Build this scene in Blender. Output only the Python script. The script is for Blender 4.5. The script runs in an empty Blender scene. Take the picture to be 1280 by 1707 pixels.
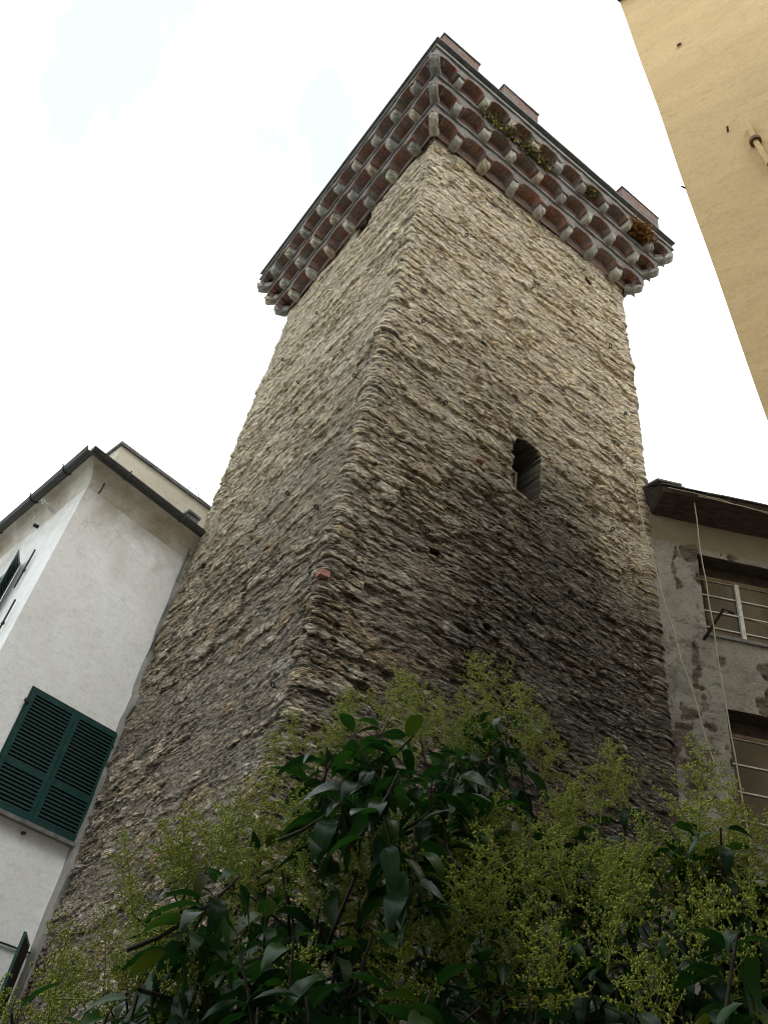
import bpy, math, random
import numpy as np
from mathutils import Vector, Matrix
random.seed(7); rng = np.random.default_rng(11)
sc = bpy.context.scene; col = sc.collection
R_ = math.radians
def U(az): a = R_(az); return np.array([math.sin(a), math.cos(a)])     # compass heading -> unit vector

# ------------------------------------------------------------------ camera
CAM_LOC = np.array([0.0, 0.0, 1.6]); FPX = 1380.0
zc = np.array([955-640, 853.5+700, -FPX]); zc /= np.linalg.norm(zc)
Fc = np.array([0, 0, -1.0]); yc = Fc-zc*(Fc@zc); yc /= np.linalg.norm(yc); xc = np.cross(yc, zc)
MW = np.array([xc, yc, zc])                                             # camera -> world rotation
cd = bpy.data.cameras.new('camera'); cam = bpy.data.objects.new('camera', cd); col.objects.link(cam)
cam.matrix_world = Matrix.Translation(CAM_LOC) @ Matrix(MW.tolist()).to_4x4()
cd.sensor_fit = 'VERTICAL'; cd.sensor_height = 36.0; cd.lens = 36.0*FPX/1707.0
cd.clip_start = 0.05; cd.clip_end = 2000
sc.camera = cam
def toward(u, v, D):                                                    # a point D metres away along the ground, by heading and elevation
    d = MW @ np.array([u-640, -(v-853.5), -FPX]); return CAM_LOC + d*D/math.hypot(d[0], d[1])

# ------------------------------------------------------------------ light
SUN_AZ, SUN_EL = 165, 58
w = bpy.data.worlds.new('World'); sc.world = w; w.use_nodes = True
nt = w.node_tree; nt.nodes.clear()
out = nt.nodes.new('ShaderNodeOutputWorld'); bg = nt.nodes.new('ShaderNodeBackground'); bg.inputs[1].default_value = 0.1
sky = nt.nodes.new('ShaderNodeTexSky'); sky.sky_type = 'NISHITA'; sky.sun_disc = False
sky.sun_elevation = R_(SUN_EL); sky.sun_rotation = R_(SUN_AZ)
tc = nt.nodes.new('ShaderNodeTexCoord'); n1 = nt.nodes.new('ShaderNodeTexNoise')
n1.inputs['Scale'].default_value = 3.1; n1.inputs['Detail'].default_value = 7; n1.inputs['Roughness'].default_value = .55; n1.inputs['Distortion'].default_value = .4
rp = nt.nodes.new('ShaderNodeValToRGB')
rp.color_ramp.elements[0].position = .41; rp.color_ramp.elements[0].color = (.56, .56, .56, 1)
rp.color_ramp.elements[1].position = .52; rp.color_ramp.elements[1].color = (1, 1, 1, 1)
mx = nt.nodes.new('ShaderNodeMixRGB'); mx.inputs[2].default_value = (15.0, 16.5, 16.8, 1)
mpw = nt.nodes.new('ShaderNodeMapping'); mpw.inputs['Location'].default_value = (2.3, .4, 1.1); nt.links.new(tc.outputs['Generated'], mpw.inputs[0]); nt.links.new(mpw.outputs[0], n1.inputs['Vector']); nt.links.new(n1.outputs['Fac'], rp.inputs[0])
cl = nt.nodes.new('ShaderNodeValToRGB'); nt.links.new(n1.outputs['Fac'], cl.inputs[0])
cl.color_ramp.elements[0].position = .42; cl.color_ramp.elements[0].color = (.83, .985, 1, 1); cl.color_ramp.elements[1].position = .55; cl.color_ramp.elements[1].color = (.985, 1, 1, 1)
sc_ = nt.nodes.new('ShaderNodeMixRGB'); sc_.blend_type = 'MULTIPLY'; sc_.inputs[0].default_value = 1; sc_.inputs[2].default_value = (16.5, 16.5, 16.5, 1)
nt.links.new(cl.outputs[0], sc_.inputs[1]); nt.links.new(sc_.outputs[0], mx.inputs[2])
nt.links.new(rp.outputs[0], mx.inputs[0]); nt.links.new(sky.outputs[0], mx.inputs[1])
nt.links.new(mx.outputs[0], bg.inputs[0]); nt.links.new(bg.outputs[0], out.inputs[0])
sd = bpy.data.lights.new('sun', 'SUN'); sd.energy = 1.1; sd.angle = R_(22); sd.color = (1, .965, .91)
so = bpy.data.objects.new('sun', sd); col.objects.link(so)
sv = Vector((U(SUN_AZ)[0]*math.cos(R_(SUN_EL)), U(SUN_AZ)[1]*math.cos(R_(SUN_EL)), math.sin(R_(SUN_EL))))
so.rotation_euler = sv.to_track_quat('Z', 'Y').to_euler()
vs = sc.view_settings; vs.view_transform = 'Standard'; vs.look = 'None'; vs.gamma = 1; vs.use_curve_mapping = False
vs.exposure = 0.22
sc.cycles.filter_width = 1.1; sc.cycles.max_bounces = 6; sc.cycles.diffuse_bounces = 4

# ------------------------------------------------------------------ helpers
def tag(o, label=None, cat=None, group=None, kind=None):
    if label: o['label'] = label
    if cat: o['category'] = cat
    if group: o['group'] = group
    if kind: o['kind'] = kind
    return o
def empty(name, loc, label, cat, group=None):
    o = bpy.data.objects.new(name, None); col.objects.link(o); o.location = loc; o.empty_display_size = .2
    return tag(o, label, cat, group)
def org(p):
    if p is None: return np.zeros(3)
    return np.array(p.location) + org(p.parent)
class MB:
    """collects faces in world coordinates, with UVs in metres"""
    def __init__(s): s.v = []; s.f = []; s.m = []; s.uv = []; s.sm = []
    def poly(s, pts, m=0, uv=None, smooth=False):
        i = len(s.v); s.v += [tuple(p) for p in pts]; s.f.append(tuple(range(i, i+len(pts)))); s.m.append(m); s.sm.append(smooth)
        if uv is None:
            p = np.array(pts, float); n = np.cross(p[1]-p[0], p[2]-p[0]); L = np.linalg.norm(n); n = n/L if L > 0 else np.array([0, 0, 1.])
            if abs(n[2]) > .7: uv = [(q[0], q[1]) for q in p]
            else:
                t = np.array([-n[1], n[0]]); t /= np.linalg.norm(t); uv = [(q[:2]@t, q[2]) for q in p]
        s.uv += list(uv)
    def hexa(s, c, m=0):      # 8 corners: bottom ring 0-3, top ring 4-7
        for f in ((3, 2, 1, 0), (4, 5, 6, 7), (0, 1, 5, 4), (1, 2, 6, 5), (2, 3, 7, 6), (3, 0, 4, 7)): s.poly([c[k] for k in f], m)
    def box(s, O, ax, ay, x0, x1, y0, y1, z0, z1, m=0, j=0):
        """box in the frame of origin O and horizontal axes ax, ay; j jitters its corners"""
        c = []
        for z in (z0, z1):
            for x, y in ((x0, y0), (x1, y0), (x1, y1), (x0, y1)):
                q = np.array([O[0]+ax[0]*x+ay[0]*y, O[1]+ax[1]*x+ay[1]*y, z]);
                if j: q = q+rng.uniform(-j, j, 3)
                c.append(q)
        if ax[0]*ay[1]-ax[1]*ay[0] < 0: c = [c[k] for k in (3, 2, 1, 0, 7, 6, 5, 4)]
        s.hexa(c, m)
    def tube(s, pts, rad, n=8, m=0, caps=True):
        pts = [np.array(p, float) for p in pts]; rs = rad if hasattr(rad, '__len__') else [rad]*len(pts)
        rings = []; prev = None
        for i, p in enumerate(pts):
            d = pts[min(i+1, len(pts)-1)]-pts[max(i-1, 0)]; d = d/(np.linalg.norm(d)+1e-9)
            if prev is None: a = np.cross(d, [0, 0, 1.] if abs(d[2]) < .9 else [1., 0, 0])
            else: a = prev-d*(prev@d)
            a /= np.linalg.norm(a); prev = a; b = np.cross(d, a)
            rings.append([p+rs[i]*(math.cos(t)*a+math.sin(t)*b) for t in np.arange(n)*2*math.pi/n])
        i0 = len(s.v)
        for r in rings: s.v += [tuple(q) for q in r]
        for i in range(len(rings)-1):
            for k in range(n):
                k2 = (k+1) % n; s.f.append((i0+i*n+k, i0+i*n+k2, i0+(i+1)*n+k2, i0+(i+1)*n+k)); s.m.append(m); s.sm.append(True)
                s.uv += [(k/n, i), ((k+1)/n, i), ((k+1)/n, i+1), (k/n, i+1)]
        if caps:
            s.poly(rings[0][::-1], m); s.poly(rings[-1], m)
    def build(s, name, mats, parent=None, bevel=0, local=False):
        me = bpy.data.meshes.new(name); o0 = org(parent) if not local else np.zeros(3)
        me.from_pydata([tuple(np.array(q)-o0) for q in s.v], [], s.f)
        mats = mats if isinstance(mats, (list, tuple)) else [mats]
        for mm in mats: me.materials.append(mm)
        me.polygons.foreach_set('material_index', s.m); me.polygons.foreach_set('use_smooth', s.sm)
        uvl = me.uv_layers.new(name='UVMap'); uvl.data.foreach_set('uv', np.array(s.uv, dtype=np.float32).ravel())
        me.update()
        o = bpy.data.objects.new(name, me); col.objects.link(o)
        if parent: o.parent = parent
        if bevel:
            b = o.modifiers.new('b', 'BEVEL'); b.width = bevel; b.segments = 2; b.limit_method = 'ANGLE'
        return o

# --- value noise on arrays
def _h(ix, iy, s):
    ix = ix.astype(np.int64); iy = iy.astype(np.int64)
    n = (ix*374761393 + iy*668265263 + s*1274126177) & 0xffffffff
    n = ((n ^ (n >> 13))*1274126177) & 0xffffffff; n = (n ^ (n >> 16)) & 0xffffffff
    n = (n*2246822519) & 0xffffffff; n ^= n >> 15
    return (n & 0xffffff)/float(0x1000000)
def vn(x, y, s=0):
    ix = np.floor(x); iy = np.floor(y); fx = x-ix; fy = y-iy; fx = fx*fx*(3-2*fx); fy = fy*fy*(3-2*fy)
    a = _h(ix, iy, s); b = _h(ix+1, iy, s); c = _h(ix, iy+1, s); d = _h(ix+1, iy+1, s)
    return (a*(1-fx)+b*fx)*(1-fy)+(c*(1-fx)+d*fx)*fy - .5
def fbm(x, y, s=0, o=4):
    r = 0; a = 1
    for k in range(o): r = r+a*vn(x*2**k+k*17.3, y*2**k+k*9.1, s+k); a *= .5
    return r
def voro(x, y, s=0, jit=.85):
    ix = np.floor(x); iy = np.floor(y); f1 = np.full(x.shape, 9.); f2 = np.full(x.shape, 9.); r1 = np.zeros(x.shape); r2 = np.zeros(x.shape); cy = np.zeros(x.shape)
    for dx in (-1, 0, 1):
        for dy in (-1, 0, 1):
            gx = ix+dx; gy = iy+dy
            px = gx+.5+(_h(gx, gy, s)-.5)*jit; py = gy+.5+(_h(gx, gy, s+5)-.5)*jit
            wd = .75+.6*_h(gx, gy, s+9)
            d = np.sqrt((x-px)**2+(y-py)**2)*wd
            c = d < f1
            f2 = np.where(c, f1, np.minimum(f2, d)); f1 = np.where(c, d, f1)
            r1 = np.where(c, _h(gx, gy, s+21), r1); r2 = np.where(c, _h(gx, gy, s+33), r2); cy = np.where(c, y-py, cy)
    return f2-f1, r1, r2, cy
def sstep(a, b, x): t = np.clip((x-a)/(b-a), 0, 1); return t*t*(3-2*t)

# ------------------------------------------------------------------ materials
class NT:
    def __init__(s, name, rough=.85, spec=.3):
        s.mat = bpy.data.materials.new(name); s.mat.use_nodes = True; s.t = s.mat.node_tree
        s.b = s.t.nodes['Principled BSDF']; s.b.inputs['Roughness'].default_value = rough
        s.b.inputs['Specular IOR Level'].default_value = spec
        s.tc = s.t.nodes.new('ShaderNodeTexCoord')
    def L(s, a, b): s.t.links.new(a, b)
    def mapped(s, src='Object', scale=(1, 1, 1)):
        m = s.t.nodes.new('ShaderNodeMapping'); m.inputs['Scale'].default_value = scale; s.L(s.tc.outputs[src], m.inputs[0]); return m.outputs[0]
    def noise(s, src='Object', sc_=(1, 1, 1), scale=5, detail=4, rough=.6, dist=0):
        n = s.t.nodes.new('ShaderNodeTexNoise'); s.L(s.mapped(src, sc_), n.inputs['Vector'])
        n.inputs['Scale'].default_value = scale; n.inputs['Detail'].default_value = detail; n.inputs['Roughness'].default_value = rough; n.inputs['Distortion'].default_value = dist
        return n.outputs['Fac']
    def ramp(s, fac, stops, interp='LINEAR'):
        r = s.t.nodes.new('ShaderNodeValToRGB'); r.color_ramp.interpolation = interp; e = r.color_ramp.elements
        while len(e) < len(stops): e.new(.5)
        for k, (p, c) in enumerate(stops):
            e[k].position = p; e[k].color = (c if hasattr(c, '__len__') else (c, c, c))+(1,) if not (hasattr(c, '__len__') and len(c) == 4) else c
        s.L(fac, r.inputs[0]); return r.outputs[0]
    def mix(s, fac, a, b, mode='MIX'):
        m = s.t.nodes.new('ShaderNodeMixRGB'); m.blend_type = mode
        for k, x in enumerate((fac, a, b)):
            if hasattr(x, 'links') or hasattr(x, 'is_output'): s.L(x, m.inputs[k])
            elif k == 0: m.inputs[0].default_value = x
            else: m.inputs[k].default_value = tuple(x)+(1,)
        return m.outputs[0]
    def math(s, op, a, b=0):
        m = s.t.nodes.new('ShaderNodeMath'); m.operation = op
        for k, x in enumerate((a, b)):
            if hasattr(x, 'is_output'): s.L(x, m.inputs[k])
            else: m.inputs[k].default_value = x
        return m.outputs[0]
    def sep(s, src):
        m = s.t.nodes.new('ShaderNodeSeparateXYZ'); s.L(src, m.inputs[0]); return m.outputs
    def color(s, c):
        if hasattr(c, 'is_output'): s.L(c, s.b.inputs['Base Color'])
        else: s.b.inputs['Base Color'].default_value = tuple(c)+(1,)
    def bump(s, h, strength=.5, dist=.02):
        b = s.t.nodes.new('ShaderNodeBump'); b.inputs['Strength'].default_value = strength; b.inputs['Distance'].default_value = dist
        s.L(h, b.inputs['Height']); s.L(b.outputs[0], s.b.inputs['Normal'])
def simple(name, c1, c2, scale=8, rough=.8, bump=.3, bd=.01, spec=.3, metal=0, sc_=(1, 1, 1)):
    n = NT(name, rough, spec); f = n.noise('Object', sc_, scale, 6)
    n.color(n.ramp(f, [(.3, c1), (.7, c2)])); n.b.inputs['Metallic'].default_value = metal
    if bump: n.bump(n.noise('Object', sc_, scale*4, 4), bump, bd)
    return n.mat

def m_masonry():
    n = NT('rubble masonry', .92, .2)
    at = n.t.nodes.new('ShaderNodeAttribute'); at.attribute_name = 'stone'
    sx = n.sep(at.outputs['Color']); r1, r2, mort = sx[0], sx[1], sx[2]; stain_shade = at.outputs['Alpha']
    base = n.ramp(r1, [(0, (.065, .058, .048)), (.2, (.14, .122, .10)), (.42, (.205, .18, .142)), (.62, (.27, .235, .18)), (.8, (.37, .33, .26)), (1, (.54, .50, .41))])
    ochre = n.ramp(r2, [(.78, 0.), (.84, 1.)]); base = n.mix(n.math('MULTIPLY', ochre, .6), base, (.34, .235, .11))
    pale = n.ramp(r2, [(.10, 1.), (.14, 0.)]); base = n.mix(n.math('MULTIPLY', pale, .65), base, (.50, .48, .42))
    blue = n.ramp(r2, [(.16, 0.), (.18, 1.), (.24, 1.), (.26, 0.)]); base = n.mix(n.math('MULTIPLY', blue, .7), base, (.085, .085, .088))
    fine = n.noise('UV', (1.7, 5.2, 1), 3.2, 9, .76, .5)
    base = n.mix(.85, base, n.ramp(fine, [(.40, .30), (.5, .95), (.60, 1.75)]), 'MULTIPLY')
    vein = n.ramp(n.noise('UV', (1.25, 6.0, 1), 3.1, 9, .74, 1.0), [(.535, 0.), (.56, 1.), (.68, .7)])
    base = n.mix(n.math('MULTIPLY', vein, .7), base, (.56, .53, .45))
    dk = n.ramp(n.noise('UV', (2.1, 7, 1), 2.3, 9, .76, .8), [(.42, 1.), (.45, 0.)])
    base = n.mix(n.math('MULTIPLY', dk, .85), base, (.035, .032, .03))
    speck = n.noise('UV', (3.2, 7.5, 1), 5, 7, .78)
    base = n.mix(.85, base, n.ramp(speck, [(.39, .30), (.5, .95), (.61, 1.8)]), 'MULTIPLY')
    mo = n.mix(n.noise('UV', (6, 12, 1), 4, 5), (.155, .14, .115), (.37, .34, .285))
    base = n.mix(mort, base, mo)
    # pale lime left on the upper stages, with yellow lichen
    big = n.noise('UV', (1, 1.6, 1), .9, 6, .65)
    z = n.sep(n.tc.outputs['UV'])[1]
    hz = n.t.nodes.new('ShaderNodeMapRange'); hz.inputs[1].default_value = 8; hz.inputs[2].default_value = 17; n.L(z, hz.inputs[0])
    lime = n.math('MULTIPLY', hz.outputs[0], n.ramp(n.noise('UV', (1.6, 5, 1), 1.6, 8, .72), [(.34, .1), (.58, 1.)]))
    base = n.mix(n.math('MULTIPLY', lime, .62), base, (.92, .865, .74))
    base = n.mix(n.math('MULTIPLY', n.math('MULTIPLY', hz.outputs[0], n.ramp(n.noise('UV', (1.5, 4, 1), 1.9, 7, .7, .3), [(.49, 0.), (.58, 1.)])), .5), base, (.56, .42, .19))
    base = n.mix(n.math('MULTIPLY', n.math('MULTIPLY', stain_shade, n.math('SUBTRACT', 1.15, n.math('MULTIPLY', vein, .6))), n.ramp(n.noise('UV', (1.6, 5, 1), 2.3, 8, .74), [(.34, .2), (.48, 1.)])), base, n.mix(.15, (.038, .034, .03), base))
    grit = n.noise('UV', (1.5, 4.2, 1), 4.0, 10, .80, .3)
    base = n.mix(1., base, n.ramp(grit, [(.41, .34), (.47, .80), (.53, 1.15), (.60, 1.85)]), 'MULTIPLY')
    v2 = n.ramp(n.noise('UV', (1.1, 5.5, 1), 4.1, 10, .78, .6), [(.555, 0.), (.58, 1.)])
    base = n.mix(n.math('MULTIPLY', v2, n.math('SUBTRACT', .6, n.math('MULTIPLY', stain_shade, .38))), base, (.62, .58, .48))
    base = n.mix(1., base, (1.17, 1.11, 1.04), 'MULTIPLY')
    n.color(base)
    hgt = n.math('ADD', fine, n.math('MULTIPLY', speck, .6)); n.bump(n.math('ADD', hgt, n.math('MULTIPLY', grit, 1.2)), 1.0, .05)
    return n.mat
def m_brick(name, grime=.5, c1=(.30, .10, .07), c2=(.17, .065, .05), mc=(.24, .22, .2)):
    n = NT(name, .9, .2)
    b = n.t.nodes.new('ShaderNodeTexBrick'); n.L(n.mapped('UV', (1, 1, 1)), b.inputs['Vector'])
    b.inputs['Color1'].default_value = c1+(1,); b.inputs['Color2'].default_value = c2+(1,); b.inputs['Mortar'].default_value = mc+(1,)
    b.inputs['Scale'].default_value = 1; b.inputs['Mortar Size'].default_value = .009; b.inputs['Brick Width'].default_value = .24; b.inputs['Row Height'].default_value = .065
    b.inputs['Mortar Smooth'].default_value = .3; b.inputs['Bias'].default_value = -.1
    g = n.noise('Object', (1, 1, 1.4), 3.4, 8, .75, .3); g2 = n.noise('Object', (1, 1, 1), 14, 6, .7)
    c = n.mix(.7, b.outputs['Color'], n.ramp(g2, [(.3, .45), (.6, 1.25)]), 'MULTIPLY')
    c = n.mix(n.ramp(g, [(.5-.25*grime-.08, 0.), (.5-.25*grime+.2, .92)]) if 0 else n.math('MULTIPLY', n.ramp(g, [(.58-.3*grime, 0.), (.72-.3*grime, 1.)]), .94), c, n.ramp(g2, [(.3, (.11, .107, .10)), (.7, (.34, .33, .305))]))
    n.color(c); n.bump(n.math('ADD', n.math('MULTIPLY', b.outputs['Fac'], -.6), n.noise('Object', (1, 1, 1), 30, 5, .7)), .7, .02)
    return n.mat
def m_plaster(name, base, dark, stainc=None, z0=0, z1=1, soft=1.0, streak=(1, 1, 1), bd=.004):
    n = NT(name, .9, .2)
    f = n.noise('Object', streak, .9, 8, .62, .5); f2 = n.noise('Object', (1, 1, 1), 18, 6, .7)
    c = n.mix(n.ramp(f, [(.35, 0.), (.68, soft)]), base, dark)
    c = n.mix(.5, c, n.ramp(f2, [(.3, .72), (.5, 1.), (.75, 1.06)]), 'MULTIPLY')
    c = n.mix(.5, c, n.ramp(n.noise('Object', (1, 1, 2.2), 5, 9, .74, .6), [(.34, .70), (.5, 1.), (.7, 1.05)]), 'MULTIPLY')
    ck = n.t.nodes.new('ShaderNodeTexVoronoi'); ck.feature = 'DISTANCE_TO_EDGE'; ck.inputs['Scale'].default_value = .55
    wv = n.t.nodes.new('ShaderNodeVectorMath'); wv.operation = 'ADD'; nz = n.t.nodes.new('ShaderNodeTexNoise'); nz.inputs['Scale'].default_value = 2.5; nz.inputs['Detail'].default_value = 6
    n.L(n.tc.outputs['Object'], nz.inputs['Vector']); n.L(n.tc.outputs['Object'], wv.inputs[0]); n.L(nz.outputs['Color'], wv.inputs[1]); n.L(wv.outputs[0], ck.inputs['Vector'])
    cr = n.math('MULTIPLY', n.ramp(ck.outputs['Distance'], [(0, 1.), (.006, 0.)]), n.ramp(n.noise('Object', (1, 1, 1), .7, 3), [(.52, 0.), (.6, .6)]))
    c = n.mix(cr, c, n.mix(.6, c, (.08, .06, .04)))
    if stainc:
        z = n.sep(n.tc.outputs['Object'])[2]; r = n.t.nodes.new('ShaderNodeMapRange'); r.inputs[1].default_value = z0; r.inputs[2].default_value = z1; n.L(z, r.inputs[0])
        s_ = n.math('MULTIPLY', r.outputs[0], n.ramp(n.noise('Object', (1, 1, .7), 1.7, 7, .7, .4), [(.36, 0.), (.66, 1.)]))
        c = n.mix(s_, c, stainc)
    n.color(c); n.bump(n.noise('Object', (1, 1, 1), 40, 5, .7), .5, bd); return n.mat
def m_corbel():
    n = NT('weathered corbel stone', .9, .25); oi = n.t.nodes.new('ShaderNodeObjectInfo')
    f = n.noise('Object', (1, 1, 1), 6, 7, .7, .4); c = n.ramp(f, [(.28, (.15, .145, .13)), (.5, (.34, .33, .295)), (.72, (.56, .54, .48))])
    c = n.mix(.8, c, n.ramp(oi.outputs['Random'], [(0, (.62, .60, .56)), (.4, (.95, .95, .95)), (.8, (1.25, 1.2, 1.05)), (1, (1.1, .9, .7))]), 'MULTIPLY')
    n.color(c); n.bump(n.noise('Object', (1, 1, 1), 18, 6, .7), .9, .03); return n.mat
M = dict(
    masonry=m_masonry(),
    brick=m_brick('old brick', .34, (.26, .115, .075), (.15, .075, .055)), brick_red=m_brick('arch brick', .50, (.42, .165, .095), (.24, .10, .065)), brick_grey=m_brick('grimed brick band', .95),
    corbel=m_corbel(),
    ledge=simple('weathered stone ledge', (.13, .127, .118), (.36, .35, .325), 5, .9, .7, .02, .2, 0, (1, 1, 2)),
    slate=simple('grey slate', (.10, .10, .10), (.24, .235, .225), 6, .85, .5, .01),
    wood=simple('old wood', (.12, .085, .05), (.25, .19, .12), 12, .8, .4, .005),
    black=simple('dark iron', (.012, .011, .01), (.04, .035, .03), 20, .6, .3, .003),
    rust=simple('rusty iron', (.10, .055, .025), (.22, .13, .06), 20, .8, .5, .005),
    white=m_plaster('white lime render', (.90, .90, .895), (.79, .775, .745), (.44, .39, .31), 11.0, 13.1, .8),
    cove=m_plaster('stained eave cove', (.74, .70, .62), (.40, .34, .25)),
    cement=m_plaster('grey cement fillet', (.31, .30, .275), (.20, .19, .165)),
    cream=m_plaster('cream render', (.66, .61, .50), (.55, .50, .40)),
    yellow=m_plaster('ochre render', (.68, .49, .255), (.59, .41, .205), None, 0, 1, .8, (.5, .5, 1.8), .006),
    gutter=simple('old painted gutter', (.018, .022, .02), (.06, .062, .058), 9, .5, .3, .004, .5),
    green=simple('green shutter paint', (.003, .032, .029), (.009, .062, .053), 6, .45, .15, .002, .5),
    green_dark=simple('shutter louvre paint', (.003, .022, .02), (.005, .036, .032), 15, .5, .15, .002, .5),
    cable=simple('pale cord', (.34, .30, .22), (.55, .50, .38), 40, .9, 0),
    white_paint=simple('weathered white paint', (.42, .41, .38), (.68, .67, .63), 10, .6, .2, .002),
    unlit_shade=simple('painted unlit space', (.02, .018, .016), (.035, .03, .026), 3, .95, 0),  # near-black standing in for the shade behind openings
    curtain=simple('brown curtain', (.10, .075, .055), (.16, .12, .085), 2, .95, .2, .01, .1, 0, (6, 6, .6)),
    eave=simple('eave boards and reveal shade', (.028, .022, .018), (.085, .07, .055), 4, .85, .5, .01, .2, 0, (1, 4, 1)),
    tile=simple('terracotta fragment', (.24, .115, .08), (.38, .19, .135), 9, .9, .4),
    ironstone=simple('rusty ironstone', (.07, .045, .03), (.20, .12, .06), 7, .9, .8, .03),
    ochrestone=simple('ochre stone', (.20, .15, .08), (.40, .30, .16), 7, .9, .8, .03, .3, 0, (1, 1, 4)),
    paving=simple('stone paving', (.10, .095, .085), (.19, .18, .16), 2, .9, .4, .01),
    roof=simple('slate roof', (.09, .09, .09), (.2, .19, .18), 5, .8, .5, .02),
    bark=simple('grey bark', (.035, .03, .022), (.08, .07, .05), 15, .9, .6, .01),
)
def glass_mat():
    n = NT('window glass', .06, .8); n.color(n.ramp(n.noise('Object', (1, 1, .5), 1.3, 2), [(.4, (.018, .02, .021)), (.6, (.07, .058, .045))])); n.bump(n.noise('Object', (1, 1, 1), 2.5, 2), .08, .02); return n.mat
M['glass'] = glass_mat()
def leaf_mat():
    n = NT('privet leaf', .30, .22)
    at = n.t.nodes.new('ShaderNodeAttribute'); at.attribute_name = 'tint'; r = n.sep(at.outputs['Color'])
    c = n.ramp(r[0], [(0, (.009, .028, .011)), (.5, (.016, .050, .016)), (.9, (.032, .080, .020)), (.965, (.045, .075, .015)), (1, (.10, .085, .018))])
    c = n.mix(n.ramp(r[1], [(0, .55), (.12, 0.)]), c, (.05, .085, .025))     # paler midrib
    n.color(c); n.bump(n.noise('Object', (1, 1, 1), 60, 3), .12, .003)
    tr = n.t.nodes.new('ShaderNodeBsdfTranslucent'); n.L(n.mix(1., c, (1.6, 2.2, .8), 'MULTIPLY'), tr.inputs[0])
    ms = n.t.nodes.new('ShaderNodeMixShader'); ms.inputs[0].default_value = .22
    n.L(n.b.outputs[0], ms.inputs[1]); n.L(tr.outputs[0], ms.inputs[2]); n.L(ms.outputs[0], n.t.nodes['Material Output'].inputs[0])
    return n.mat
M['leaf'] = leaf_mat()
M['bud'] = simple('flower buds', (.20, .27, .022), (.52, .54, .065), 60, .6, 0)
M['stem'] = simple('panicle stems', (.22, .26, .05), (.40, .41, .11), 12, .6, 0)
M['weed'] = simple('dry weed', (.06, .065, .02), (.13, .11, .045), 12, .9, 0)
M['weedrust'] = simple('rusty dry fern', (.16, .075, .02), (.34, .17, .05), 12, .9, 0)
M['petal'] = simple('yellow petals', (.55, .45, .04), (.7, .6, .08), 12, .7, 0)

# ------------------------------------------------------------------ ground
g = MB(); g.poly([(-600, -600, 0), (600, -600, 0), (600, 600, 0), (-600, 600, 0)]); tag(g.build('ground', M['paving']), kind='structure')

# ------------------------------------------------------------------ tower
TN = np.array([-.69, 9.47]); dR = U(62.0); dL = U(-29.0); WR, WL = 7.05, 7.35
nR = -dL; nL = -dR                          # outward directions of the right and left faces
def TP(a, b, z): q = TN+dR*a+dL*b; return np.array([q[0], q[1], z])
tower = empty('stone_tower', (float(TN[0]), float(TN[1]), 0), 'tall rubble stone tower with overhanging corbelled brick parapet between the white and grey houses', 'tower')
ARCH = (3.47, .345, 12.50, 13.62)            # centre, half width, sill, springing of the slit window

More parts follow.
